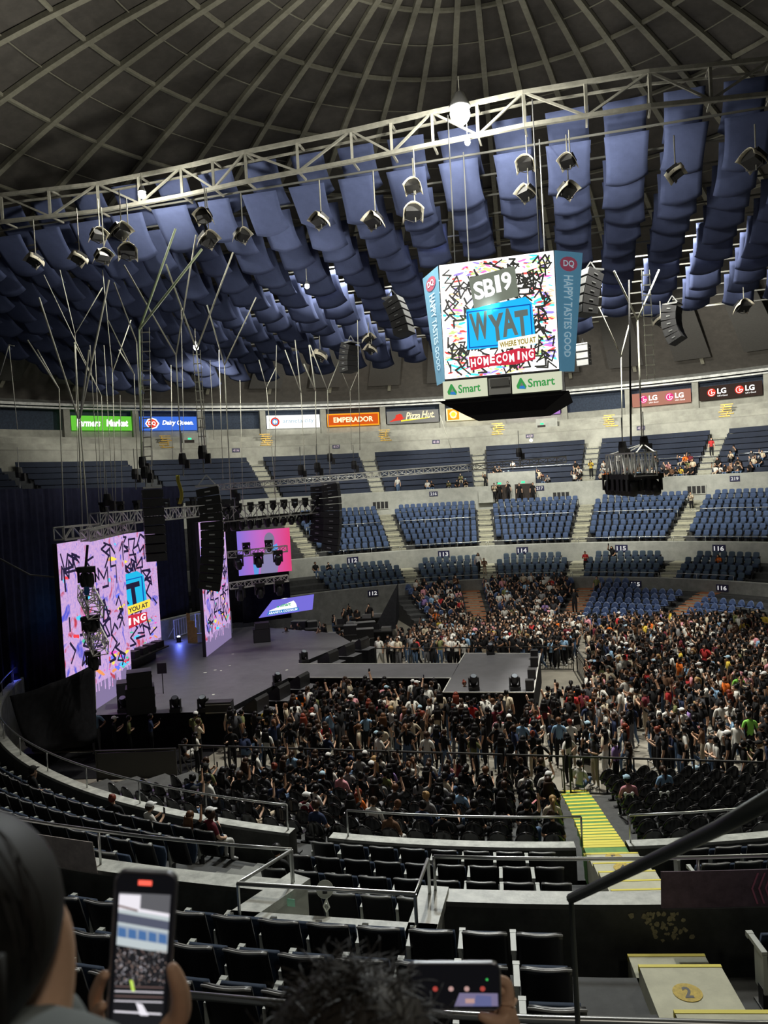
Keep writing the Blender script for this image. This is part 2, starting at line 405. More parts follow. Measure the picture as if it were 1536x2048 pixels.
# stairs in the aisles
def stairs(name, az, rs, zs, off, rend, w, m, mnose=None, label=None, sub=2, zstart=None, nose_w=.05):
    mb = MB(); azf = az if callable(az) else (lambda r, q=az: q)
    for i, (r, z) in enumerate(zip(rs, zs)):
        r0 = r - off; r1 = (rs[i + 1] - off) if i + 1 < len(rs) else rend
        nz = zs[i + 1] if i + 1 < len(zs) else z
        for j in range(sub):
            ra = r0 + (r1 - r0) * j / sub; rb = r0 + (r1 - r0) * (j + 1) / sub; h = z + (nz - z) * j / sub + .02
            az = azf(ra); a = -math.radians(az)
            mb.box(pol((ra + rb) / 2, az, h - .25), (w, rb - ra, .5), a, 0)
            if mnose: mb.box(pol(ra + nose_w / 2, az, h - .03), (w + .01, nose_w, .07), a, 1)
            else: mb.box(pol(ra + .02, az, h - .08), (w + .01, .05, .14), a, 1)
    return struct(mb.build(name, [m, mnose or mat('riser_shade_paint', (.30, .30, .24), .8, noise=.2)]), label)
B_AZ = [-23.7, -8.7, 6.3, 21.4, 36.6, 51.6]
A_AZ = [-8.4, 6.0, 22.0, 38.5]
R_AZ = [-13.5, 2.2, 25.0, 48.0, 70]
for k, az in enumerate(B_AZ):
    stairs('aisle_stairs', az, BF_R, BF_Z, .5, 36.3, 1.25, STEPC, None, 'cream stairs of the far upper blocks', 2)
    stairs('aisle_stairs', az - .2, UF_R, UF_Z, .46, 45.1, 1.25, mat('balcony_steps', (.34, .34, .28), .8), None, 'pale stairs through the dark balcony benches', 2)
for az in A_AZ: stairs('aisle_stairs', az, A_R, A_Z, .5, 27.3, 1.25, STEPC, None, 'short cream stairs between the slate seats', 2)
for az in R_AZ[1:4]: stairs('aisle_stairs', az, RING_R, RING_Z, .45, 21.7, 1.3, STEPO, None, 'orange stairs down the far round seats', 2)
NAZ = -175.4
stairs('aisle_stairs', lambda r: -179.9 + (r - 13.6) * .42, RING_R + [22.1], [.02, .22, .42, .62, .84, 1.08, 1.36, 1.66, 1.98, 2.3], .45, 22.3, .84, STEPG, YEL, 'green stairs with yellow edges among the near round seats', 2, nose_w=.10)
stairs('aisle_stairs', -176.6, [22.7, 23.4, 24.4, 25.4], [2.40, 2.56, 2.74, 2.95], .5, 27.4, 1.0, STEPC, YEL, 'cream stairs with yellow edges near the exit box', 2)
stairs('aisle_stairs', -159.1, A_R, A_Z, .5, 27.4, 1.0, CONCD, None, 'grey stairs between near slate blocks', 2)
stairs('aisle_stairs', -175.2, [28.75, 29.32, 30.75] + BN_R[3:], [4.1, 4.33, 4.8] + BN_Z[3:], .5, 38, .88, STEPC, YEL, 'broad cream stairs beside the black seats', 1)

# rails along the parapets: each rail run is a thing
def rail_ring(r, z, a0, a1, label, n=None, post=None, rad=.025, step=2.2, zb=None, cat='railing'):
    L = math.radians(a1 - a0) * r; k = max(1, int(abs(L) / step)); P = [pol(r, a0 + (a1 - a0) * i / (k * 4), z) for i in range(k * 4 + 1)]
    o = center_origin(MB().tube(P, rad, 6).build('railing', RAILM, smooth=True)); tag(o, label, cat, 'steel railings on the stands')
    for i in range(k + 1):
        p = pol(r, a0 + (a1 - a0) * i / k, z); adopt(MB().tube([(p.x, p.y, zb if zb is not None else z - .55), p], rad * .8, 6).build('post', RAILM, smooth=True), o)
    return o
SEC_B = list(zip(B_AZ, B_AZ[1:])); secn = {0: '112', 1: '113', 2: '114', 3: '115', 4: '116'}
for i, (a, b) in enumerate(SEC_B):
    rail_ring(27.7, 4.86, a + .2, b - .2, 'steel rail on the parapet above number %s, far side' % secn[i], zb=4.45)
    rail_ring(31.8, 6.75, a + 1.3, b - 1.3, 'steel rail halfway up the blue seats of far block %s' % secn[i], zb=6.0, rad=.03)
for i, (a, b) in enumerate([(-24, -8.4), (-8.4, 6), (6, 22), (22, 38.5), (38.5, 52)]):
    rail_ring(21.85, 2.8, a + .2, b - .2, 'steel rail along the slate seats of far block %s' % secn[i], zb=2.4)
    rail_ring(39.9, 11.05, a + 1.5, b - 1.5, 'steel rail across the dark balcony above number %d' % (215 + i), zb=10.2, rad=.022)
rail_ring(21.85, 3.0, -158.9, -91, 'long curved rail on the near left parapet', zb=2.4, step=2.0)
rail_ring(21.85, 3.0, -175.3, -162.6, 'steel rail behind the near round seats, left of the green stairs', zb=2.4, step=3.0)
rail_ring(21.85, 3.0, 170, 182.2, 'steel rail behind the near round seats, right of the green stairs', zb=2.4, step=3.0)
rail_ring(27.7, 5.0, 170, 190.4, 'steel rail on the near parapet right of the exit box', zb=4.45, step=3.0)
rail_ring(27.7, 5.0, -165.6, -140, 'steel rail on the near parapet left of the exit box', zb=4.45, step=2.6)
rail_ring(32.15, 6.02, 183, 193.3, 'low steel rail in the right foreground', zb=5.2, step=3.2, rad=.03)
rail_ring(32.15, 6.02, 195.4, 206, 'low steel rail in the left foreground beside the phone', zb=5.2, step=1.6, rad=.03)
q = [Vector((-1.50, 10.30, 5.0)), Vector((-2.06, 9.5, 5.0)), Vector((.12, 9.02, 5.0)), Vector((.32, 9.85, 5.0))]
o = center_origin(MB().tube(q, .028, 8).build('railing', RAILM, smooth=True)); tag(o, 'square steel rail around the concrete exit box', 'railing')
for p in q: adopt(MB().tube([(p.x, p.y, 4.5), p], .022, 6).build('post', RAILM), o)
# ================================================================ SEATS
# all seats: local +Y is the way they face, origin on the floor
def seat_block_mesh(name, mseat, mframe):          # far padded seat with folded cushion
    mb = MB()
    def back(u, v):
        x = (u - .5) * .43; k = 1 - .10 * max(0, v - .75) * 4 * abs(2 * u - 1) ** 3
        return (x * k, -.10 - .09 * v + .03 * (1 - (2 * u - 1) ** 2) * -1, .47 + .43 * v - (.03 * abs(2 * u - 1) ** 4 if v > .9 else 0))
    mb.grid(back, 4, 4, 0, .05)
    mb.grid(lambda u, v: ((u - .5) * .40, .02 + .10 * math.sin(v * 3.1) * .6, .30 + .26 * v), 4, 4, 2, .05)
    mb.box((-.265, .02, .58), (.045, .34, .05), 0, 1); mb.box((-.265, -.02, .30), (.04, .16, .56), 0, 1)
    mb.box((0, -.06, .2), (.08, .1, .40), 0, 1)
    return mb.mesh(name, [mseat, mframe, mat('seat_underside', (.025, .045, .09), .8)], True)
ME_B = seat_block_mesh('stadium_seat', SEATB, BLK); ME_A = seat_block_mesh('slate_seat', SEATD, BLK)
def round_parts(m):
    b = MB(); w = .25
    def shell(u, v):
        a = math.pi * (u); r = v
        x = -math.cos(a) * w * r; z = .50 + math.sin(a) * .36 * r
        return (x, -.16 - .03 * math.sin(a) * r + .09 * (abs(x) / w) ** 2, z)
    b.grid(shell, 12, 4, 0, .025); b.box((0, -.155, .46), (.48, .03, .12), 0, 0)
    s = MB().lathe([(0, .45), (.12, .44), (.22, .45), (.24, .48), (.22, .47), (0, .455)], (0, .05, 0), 14)
    p = MB(); p.tube([(0, 0, 0), (0, 0, .44)], .035, 6); p.box((0, 0, .02), (.24, .2, .03))
    return b, s, p
def join_parts(name, parts, mats):
    mb = MB()
    for i, p in enumerate(parts): mb.add(p.v, p.f, i)
    return mb.mesh(name, mats, True)
rb, rs_, rp = round_parts(None)
ME_R = join_parts('round_seat', (rb, rs_, rp), [SEATR, SEATR, BLK])

def rows(rs, zs, a0, a1, margin=.75, pitch=.55):
    for k, (r, z) in enumerate(zip(rs, zs)):
        b0 = a0 + math.degrees(margin / r); b1 = a1 - math.degrees(margin / r); n = int(math.radians(b1 - b0) * r / pitch)
        for i in range(n):
            yield k, i, n, r, b0 + (b1 - b0) * (i + .5) / n, z
def seatM(r, az, z): return Matrix.Translation(pol(r, az, z)) @ Matrix.Rotation(math.pi - math.radians(az), 4, 'Z')
def inframe(p, m=12, x0=None):
    x, y = proj(p); return (-m if x0 is None else x0) < x < 1536 + m and -m < y < 2048 + m

def far_block(name, me, gen, x0, group, cat, desc, cap=300):
    spots = []
    for sec, k, i, n, r, az, z in gen:
        p = pol(r, az, z + .6)
        if inframe(p, 14, x0): spots.append((p.length, sec, k, i, n, r, az, z))
    spots.sort(key=lambda s: s[0]); t = TPL(me)
    for s in spots[:cap]:
        _, sec, k, i, n, r, az, z = s
        o = inst(name, me, seatM(r, az, z)); tag(o, desc % (ordw(k + 1), ordw(i + 1), sec), cat, group)
    if len(spots) > cap:
        o = mega(name + '_rows', [(t, seatM(s[5], s[6], s[7]), None) for s in spots[cap:]], list(me.materials))
        tag(o, 'remaining %s of the far stand, upper rows' % group, cat, group, 'stuff')
    return spots
def gen_B():
    for si, (a, b) in enumerate(SEC_B):
        for k, i, n, r, az, z in rows(BF_R, BF_Z, a, b): 
            if k in (0, 7) and not (.06 < i / n < .97): continue
            yield secn[si], k, i, n, r, az, z
def gen_A():
    for si, (a, b) in enumerate([(-27, -8.4), (-8.4, 6), (6, 22), (22, 38.5), (38.5, 54)]):
        for k, i, n, r, az, z in rows(A_R, A_Z, a, b, .7):
            if k == 3 and not (.08 < i / n < .9): continue
            yield secn[si], k, i, n, r, az, z
farB = far_block('stadium_seat', ME_B, gen_B(), 572, 'blue padded seats of the far upper blocks', 'seat', 'empty blue padded seat, %s row up, %s from left stairs, far upper block %s')
farA = far_block('slate_seat', ME_A, gen_A(), 590, 'slate seats of the far lower blocks', 'seat', 'empty slate blue seat, %s row up, %s from left stairs, far block %s below parapet')
RSEC = [(-13.5, 2.2, '113'), (2.2, 25.0, '114'), (25.0, 48.0, '115'), (48.0, 70.0, '116')]
RING_SPOTS = []
def gen_R():
    for a, b, nm in RSEC:
        for k, i, n, r, az, z in rows(RING_R, RING_Z, a, b, .8):
            p = pol(r, az)
            if fv(p) < 12.2: continue
            if k == 8 and az > 33 and az < 46: continue
            if k >= 6 and az > 52: continue
            if k >= 7 and az > 36: continue
            yield nm, k, i, n, r, az, z
gr = list(gen_R())
farR = far_block('round_seat', ME_R, iter(gr), 760, 'blue round-backed seats at the far ringside', 'seat', 'blue round-backed seat, %s row up, %s from left stairs, ringside block %s')

# dark bench rows of the balcony
UBENCH = 0
for si, (a, b) in enumerate([(-85, -70)] + [(-70, -54), (-54, -38.9), (-38.9, -23.9)] + [(x - .2, y - .2) for x, y in SEC_B] + [(51.4, 66)]):
    for k, (r, z) in enumerate(zip(UF_R, UF_Z)):
        b0, b1 = a + 1.1, b - 1.1
        pts = [pol(r, b0 + (b1 - b0) * i / 12, z + .4) for i in range(13)]
        if not any(-40 < proj(p)[0] < 1580 for p in pts): continue
        mb = MB(); mb.ring([(r - .22, z + .40), (r + .16, z + .38), (r + .26, z + .80), (r + .32, z + .80), (r + .22, z + .33), (r - .22, z + .34), (r - .22, z + .40)], b0, b1, 1.2)
        for i in range(0, 13, 2):
            p = pol(r, b0 + (b1 - b0) * i / 12, z + .17); mb.box(p, (.05, .3, .34), -math.radians(b0 + (b1 - b0) * i / 12), 1)
        o = center_origin(mb.build('balcony_bench', [SEATU, BLK]))
        where = {0: 'at the far left edge', 1: 'behind the left curtain', 2: 'left of the stage towers', 3: 'behind the curved speaker column'}.get(si)
        where = where or ('in block %d' % (211 + si))
        tag(o, 'dark navy bench, %s row up in the balcony %s' % (ordw(k + 1), where), 'bench', 'navy benches of the balcony')

# near black seats in parts
def near_seat_parts():
    def bf(u, v):
        x = (u - .5) * .49; e = abs(2 * u - 1)
        return (x * (1 - .03 * v), -.05 - .17 * v - .035 * (1 - e * e), .30 + .62 * v - (.018 * e ** 6 if v > .9 else 0) - .012 * (1 - e * e) * (v > .9))
    back = MB().grid(bf, 8, 8, 0, .035)
    rim = [Vector(bf(i / 8, 1)) + Vector((0, -.01, .004)) for i in range(9)]; back.tube(rim, .013, 5, 1)
    seat = MB().grid(lambda u, v: ((u - .5) * .44, .03 + .07 * math.sin(v * math.pi) + .05 * v, .30 + .40 * v), 5, 6, 0, .06)
    arm = MB(); arm.box((0, .10, .62), (.06, .36, .045)); arm.box((0, .29, .615), (.07, .06, .06))
    panel = MB(); panel.box((0, .02, .40), (.045, .22, .42)); panel.box((0, -.03, .60), (.05, .07, .07))
    leg = MB(); leg.box((0, 0, .12), (.05, .12, .24)); leg.box((0, .02, .01), (.08, .26, .02))
    return back, seat, arm, panel, leg
nb, ns, na, npn, nl = near_seat_parts()
NS = {'backrest': nb.mesh('backrest', [SEATK, SEATKR], True), 'seat': ns.mesh('seat', [BLUC], True), 'armrest': na.mesh('armrest', [ARMG]),
      'side_panel': npn.mesh('side_panel', [ARMG]), 'leg': nl.mesh('leg', [BLK])}
def near_seat(r, az, z, label, group, last=False):
    o = empty('arena_seat', label, 'seat', pol(r, az, z), math.pi - math.radians(az), group)
    inst('backrest', NS['backrest'], None, o); inst('seat', NS['seat'], None, o)
    T = Matrix.Translation((-.275, 0, 0))
    inst('armrest', NS['armrest'], T, o); inst('side_panel', NS['side_panel'], T, o); inst('leg', NS['leg'], T, o)
    if last:
        T = Matrix.Translation((.275, 0, 0)); inst('armrest', NS['armrest'], T, o); inst('side_panel', NS['side_panel'], T, o)
    return o
NA_SEATS = []
def near_rows(rs, zs, a0, a1, where, group, margin=.62, r0=0, zt=0., skip=None):
    for k, i, n, r, az, z in rows(rs, zs, a0, a1, margin, .56):
        p = pol(r, az, z + .7)
        if not inframe(p, 60): continue
        if skip and skip(k, az): continue
        near_seat(r, az, z + zt, 'black seat, %s row from parapet, %s from right, %s' % (ordw(k + 1 + r0), ordw(i + 1), where), group, i == n - 1)
        NA_SEATS.append((r, az, z))
A_NZ = [z - .02 for z in A_Z]; A_NR = [22.95, 23.95, 24.95, 26.0]
near_rows(A_NR, [2.0, 2.22, 2.46, 2.72], -175.3, -160.2, 'middle near block', 'black seats of the near lower block')
near_rows([22.9, 23.85, 24.8, 25.75], [1.92, 2.2, 2.5, 2.78], -157.9, -112, 'curving block at the left', 'black seats of the near left block')
near_rows(A_NR, [2.0, 2.22, 2.46, 2.72], 166, 182.4, 'block right of green stairs', 'black seats of the near right block')
near_rows(BN_R[:3], BN_Z[:3], 186.2, 204, 'foreground left of cream stairs', 'black seats of the foreground block', .55)
near_rows(BN_R[:3], BN_Z[:3], 176, 184.5, 'foreground right of cream stairs', 'black seats of the right foreground block', .55)
near_rows(BN_R[3:5], [BN_Z[3] - .05, BN_Z[4] - .3], 196, 206, 'behind the low rail', 'black seats behind the low rail', .55, 3)

# near ringside black round seats
SEATG = mat('black_shell_gloss', (.011, .011, .012), .2, spec=.8)
RK = [rb.mesh('round_back', [SEATG], True), rs_.mesh('round_pan', [SEATG], True), rp.mesh('pedestal', [BLK])]
NEAR_RING = []
for a0, a1, nm in ((181.0, 220, 'left of the green stairs'), (150, 179.2, 'right of the green stairs')):
  for kk, (rr, zz) in enumerate(zip(RING_R, RING_Z)):
    edge_az = 360 - 179.9 + (rr - 13.6) * .42
    b0, b1 = (edge_az, a1) if a1 > 190 else (a0, edge_az)
    for _, i, n, r, az, z in rows([rr], [zz], b0, b1, .72, .56):
        k = kk; p = pol(r, az)
        if fv(p) > -12.4 or not inframe(pol(r, az, z + .6), 20): continue
        NEAR_RING.append((k, i, r, az, z, nm))
NEAR_RING.sort(key=lambda s: -s[2])
for k, i, r, az, z, nm in NEAR_RING:
    o = empty('ringside_seat', 'black round seat, %s row from the wall, %s along, %s' % (ordw(9 - k), ordw(i + 1), nm), 'seat', pol(r, az, z), math.pi - math.radians(az), 'black round seats near the barricade')
    inst('backrest', RK[0], None, o); inst('seat', RK[1], None, o); inst('pedestal', RK[2], None, o)
# ================================================================ STAGE
deck = empty('stage', 'grey concert stage with a runway leading to a square platform', 'stage', (-6, 36, 0))
DPOLY = [(-14.6, 30.9), (-6.7, 30.2), (-4.75, 35.15), (2.5, 33.45), (1.98, 31.2), (5.5, 30.45), (7.15, 37.25), (3.62, 38.2), (3.1, 36.1), (-4.6, 37.9), (-2.2, 42.6), (-3.2, 45.5), (-8.8, 49.5), (-12.2, 48.2), (-14.6, 44)]
d1 = [(-14.6, 30.9), (-6.7, 30.2), (-4.75, 35.15), (-4.6, 37.9), (-2.2, 42.6), (-3.2, 45.5), (-8.8, 49.5), (-12.2, 48.2), (-14.6, 44)]
d2 = [(-4.75, 35.15), (2.5, 33.45), (3.1, 36.1), (-4.6, 37.9)]
d3 = [(1.98, 31.2), (5.5, 30.45), (7.15, 37.25), (3.62, 38.2)]
for nm, dp in (('deck', d1), ('runway', d2), ('platform', d3)):
    adopt(MB().prism(dp, 0 if nm == 'deck' else .0, 1.4, 0, 1).build(nm, [DECK, BLKCLOTH]), deck)
mb = MB()
def edge(mb, pts, z=1.41, w=.05):
    for p, q in zip(pts, pts[1:]): mb.bar((*p, z), (*q, z), w, .03)
edge(mb, [(-4.75, 35.15), (2.5, 33.45), (1.98, 31.2), (5.5, 30.45), (7.15, 37.25), (3.62, 38.2), (3.1, 36.1), (-4.6, 37.9)])
adopt(mb.build('edge_strip', ALU), deck)
def inpoly(p, poly):
    x, y = p[0], p[1]; c = False; n = len(poly)
    for i in range(n):
        x0, y0 = poly[i]; x1, y1 = poly[(i + 1) % n]
        if (y0 > y) != (y1 > y) and x < (x1 - x0) * (y - y0) / (y1 - y0) + x0: c = not c
    return c

tag(MB().prism([(-15, 27.6), (-7.6, 27.3), (-6.9, 30.0), (-15, 30.6)], .004, .02).build('floor_mat', BLKCLOTH), 'black floor covering in the crew corner before the stage', 'mat')
# risers with monitors along the slanting front of the deck
def edge_pt(t):
    if t < .5: a, b, t = (-6.7, 30.2), (-4.75, 35.15), t * 2
    else: a, b, t = (-4.6, 37.9), (-2.2, 42.6), t * 2 - 1
    return a[0] + (b[0] - a[0]) * t, a[1] + (b[1] - a[1]) * t, math.atan2(b[1] - a[1], b[0] - a[0])
def monitor(p, rz, label, s=1.):
    o = empty('stage_monitor', label, 'speaker', p, rz, 'wedge monitors on the stage edge')
    b = MB(); b.add([(x * s, y * s, z * s) for x, y, z in [(-.4, -.3, 0), (.4, -.3, 0), (.4, .3, 0), (-.4, .3, 0), (-.4, -.3, .16), (.4, -.3, .16), (.4, .22, .5), (-.4, .22, .5), (-.4, .3, .42), (.4, .3, .42)]],
          [(3, 2, 1, 0), (0, 1, 5, 4), (4, 5, 6, 7), (7, 6, 9, 8), (8, 9, 2, 3), (0, 4, 7, 8, 3), (1, 2, 9, 6, 5)])
    b.build('cabinet', SPK, o)
    g = MB(); g.add([(x * s, y * s, z * s) for x, y, z in [(-.36, -.27, .19), (.36, -.27, .19), (.36, .18, .485), (-.36, .18, .485)]], [(0, 1, 2, 3)]); g.build('grille', GRILL, o)
    return o
for i, t in enumerate((.08, .25, .42, .62, .78, .93)):
    x, y, a = edge_pt(t); c, s = math.cos(a - math.pi / 2), math.sin(a - math.pi / 2)
    px_, py_ = x + c * .95, y + s * .95
    side = 'near half' if t < .5 else 'far half'
    nth = ('nearest the seats', 'in the middle', 'beside the runway')[i % 3] if t < .5 else ('beside the runway', 'in the middle', 'farthest from us')[i % 3]
    o = MB().prism([(px_ + c * u - s * v, py_ + s * u + c * v) for u, v in ((-.75, -.75), (.75, -.45), (.75, .45), (-.75, .75))], 0, 1.28, 0, 1).build('stage_riser', [DECK, BLKCLOTH])
    tag(center_origin(o), 'low black wedge riser on the stage front, %s, %s' % (side, nth), 'riser', 'wedge risers along the slanting stage front')
    monitor((px_, py_, 1.28), a - math.pi, 'black wedge monitor on the %s riser of the stage front, %s' % (side, nth), 1.15)

# moving head lamps
def moving_head(p, rz, label, s=1., group='moving head lamps on the stage', hang=False, tilt=.5):
    o = empty('moving_head_lamp', label, 'stage light', p, rz, group); k = -1 if hang else 1
    M = Matrix.Rotation(tilt, 3, 'X')
    b = MB().box((0, 0, .06 * s * k), (.34 * s, .26 * s, .12 * s)); b.build('base', BLK, o)
    y = MB(); y.box((-.15 * s, 0, .26 * s * k), (.04 * s, .12 * s, .30 * s)); y.box((.15 * s, 0, .26 * s * k), (.04 * s, .12 * s, .30 * s)); y.box((0, 0, .13 * s * k), (.32 * s, .14 * s, .04 * s)); y.build('yoke', BLK, o)
    h = MB().lathe([(0, -.2 * s), (.09 * s, -.19 * s), (.125 * s, -.08 * s), (.12 * s, .12 * s), (.10 * s, .17 * s)], (0, 0, .34 * s * k), 12, 0, M); h.build('head', SPK, o, True)
    l = MB().lathe([(0, .165 * s), (.095 * s, .168 * s)], (0, 0, .34 * s * k), 12, 0, M); l.build('lens', mat('lens_glass', (.25, .28, .32), .1, metal=.3), o)
    return o
moving_head(atz(948, 1380, 1.4), 0, 'black moving head lamp on the platform front edge, left one', 1.25)
moving_head(atz(1030, 1380, 1.4), 0, 'black moving head lamp on the platform front edge, right one', 1.25)
moving_head(atz(981, 1309, 1.4), 0, 'black moving head lamp on the far edge of the platform', 1.1)
moving_head(atz(248, 1424, 1.4), 0, 'black moving head lamp left of the speaker stack', 1.25)
moving_head(atz(300, 1424, 1.4), 0, 'black moving head lamp just right of the speaker stack', 1.25)
moving_head(atz(352, 1424, 1.4), 0, 'black moving head lamp beside the cue screen stand', 1.25)
moving_head(atz(407, 1423, 1.4), 0, 'black moving head lamp near the deck corner', 1.25)
moving_head(atz(555, 1370, 1.4), .6, 'black moving head lamp beside the near riser', 1.1)
moving_head(atz(608, 1325, 1.4), .6, 'black moving head lamp at the runway corner', 1.2)
for i, (x, y) in enumerate(((1068, 1372), (1072, 1350), (1077, 1325), (1077, 1310))):
    o = empty('floor_speaker', 'small black box speaker on the right platform edge, %s from the front' % ordw(i + 1), 'speaker', atz(x - 8, y + 8, 1.4), -.2, 'small speakers on the platform edge')
    MB().box((0, 0, .21), (.34, .3, .42)).build('cabinet', SPK, o); MB().box((0, -.155, .21), (.28, .012, .36)).build('grille', GRILL, o)

# speaker stack near the side screen
def sub(name, p, rz, d, label, group=None, nd=2):
    o = empty(name, label, 'speaker', p, rz, group); w, dd, h = d
    MB().box((0, 0, h / 2), d).build('cabinet', SPK, o)
    MB().box((0, -dd / 2 - .01, h / 2), (w * .92, .02, h * .9)).build('grille', GRILL, o)
    m = MB()
    for s in (-1, 1): m.box((s * w * .51, 0, h * .6), (.02, .2, .1))
    m.build('handle', STEEL, o); return o
p = atz(283, 1424, 1.4)
sub('subwoofer', p, .3, (1.1, .8, 1.05), 'big black subwoofer at the bottom of the stack by the side screen')
sub('subwoofer', p + Vector((0, 0, 1.05)), .3, (.95, .75, .62), 'black subwoofer on top of the stack by the side screen')
sub('subwoofer', p + Vector((-.9, 1.2, 0)), .3, (.85, .8, 1.0), 'black subwoofer standing behind the stack by the side screen')
p = atz(524, 1283, 1.4)
sub('subwoofer', p, .2, (.95, .7, .75), 'black subwoofer on the far side of the stage by the drape')
sub('subwoofer', p + Vector((.05, 0, .75)), .2, (.8, .6, .35), 'low black speaker on top of the far side subwoofer')
# flight case, cue screen
o = empty('flight_case', 'long black flight case on the near deck corner', 'case', atz(440, 1424, 1.4), -.05)
MB().box((0, 0, .22), (1.0, .5, .44)).build('body', SPK, o); m = MB(); m.box((0, -.255, .36), (1.0, .01, .03)); m.box((0, -.255, .05), (1.0, .01, .03)); m.build('metal_edge', STEEL, o)
o = empty('cue_screen', 'small black cue screen on a thin stand at the deck edge', 'screen', atz(330, 1437, .3))
MB().tube([(0, 0, 0), (0, 0, 2.0)], .022, 6).build('stand', BLK, o); MB().box((0, 0, 2.2), (.40, .05, .46)).build('panel', BLK, o)

# ---------------------------------------------------------------- LED screens
LW = 1.0
LEDBASE = mat('led_lilac', (.02, .02, .02), .6, emit=(.62, .48, .85), es=.95)
def led_noise(m, c1, c2, s, sc):
    nt = m.node_tree; b = nt.nodes['Principled BSDF']; tc = nt.nodes.new('ShaderNodeTexCoord'); n = nt.nodes.new('ShaderNodeTexNoise'); r = nt.nodes.new('ShaderNodeValToRGB')
    n.inputs['Scale'].default_value = sc; n.inputs['Detail'].default_value = 6; n.inputs['Roughness'].default_value = .8
    r.color_ramp.elements[0].color = (*c1, 1); r.color_ramp.elements[1].color = (*c2, 1); r.color_ramp.elements[0].position = .35; r.color_ramp.elements[1].position = .65
    nt.links.new(tc.outputs['Object'], n.inputs[0]); nt.links.new(n.outputs['Fac'], r.inputs[0])
    n2 = nt.nodes.new('ShaderNodeTexNoise'); n2.inputs['Scale'].default_value = 1.1 if sc > 6 else 2.2; n2.inputs['Detail'].default_value = 4; n2.inputs['Distortion'].default_value = 1.5
    r2 = nt.nodes.new('ShaderNodeValToRGB'); k = r2.color_ramp; mx = nt.nodes.new('ShaderNodeMix'); mx.data_type = 'RGBA'
    k.elements[0].position = .30; k.elements[0].color = (.15, .25, .95, 1); k.elements[1].position = .70; k.elements[1].color = (.95, .12, .10, 1)
    for q, cc in ((.37, (.45, .55, .95, 1)), (.42, (1, 1, 1, 1)), (.58, (1, 1, 1, 1)), (.63, (1, .55, .55, 1))): z = k.elements.new(q); z.color = cc
    mx.blend_type = 'MULTIPLY'; mx.inputs[0].default_value = 1. if sc > 6 else .45
    nt.links.new(tc.outputs['Object'], n2.inputs[0]); nt.links.new(n2.outputs['Fac'], r2.inputs[0]); nt.links.new(r.outputs[0], mx.inputs[6]); nt.links.new(r2.outputs[0], mx.inputs[7])
    nt.links.new(mx.outputs[2], b.inputs['Emission Color']); b.inputs['Emission Strength'].default_value = s; b.inputs['Specular IOR Level'].default_value = 0
led_noise(LEDBASE, (.50, .36, .80), (.86, .52, .82), .80, 9)
LEDW = mat('led_white', (.02, .02, .02), .6, emit=(1, 1, 1), es=1.5); led_noise(LEDW, (1.0, .93, .85), (1, 1, 1), 1.7, 5)
LEDD = mat('led_dark_violet', (.02, .02, .02), .6, emit=(.012, .008, .035), es=1.); LEDD2 = mat('led_grey_line', (.02, .02, .02), .6, emit=(.035, .035, .03), es=1.)
LEDP = mat('led_plain_lilac', (.03, .03, .03), .6, emit=(.20, .155, .30), es=1.)
LC = [glow('led_red', (.95, .06, .08), .9), glow('led_orange', (.95, .36, .12), .85), glow('led_blue', (.15, .2, .95), .9), glow('led_cyan', (.1, .65, .95), .9), glow('led_magenta', (.95, .1, .6), .85), glow('led_green', (.1, .75, .5), .7), glow('led_yellow', (.98, .8, .1), .9)]
GRY = glow('led_grey', (.17, .19, .15), 1.); WT = glow('led_letter_white', (1, 1, 1), 1.25); CYAN = glow('led_sky', (.02, .50, .95), .95); CYD = glow('led_deep_blue', (.01, .10, .5), .8)
DKG = glow('led_dark_letters', (.12, .15, .14), 1.); REDL = glow('led_crimson', (.62, .03, .06), .9); CREAM = glow('led_cream', (1, .93, .7), 1.2); BRN = glow('led_brown', (.28, .2, .03), 1.)
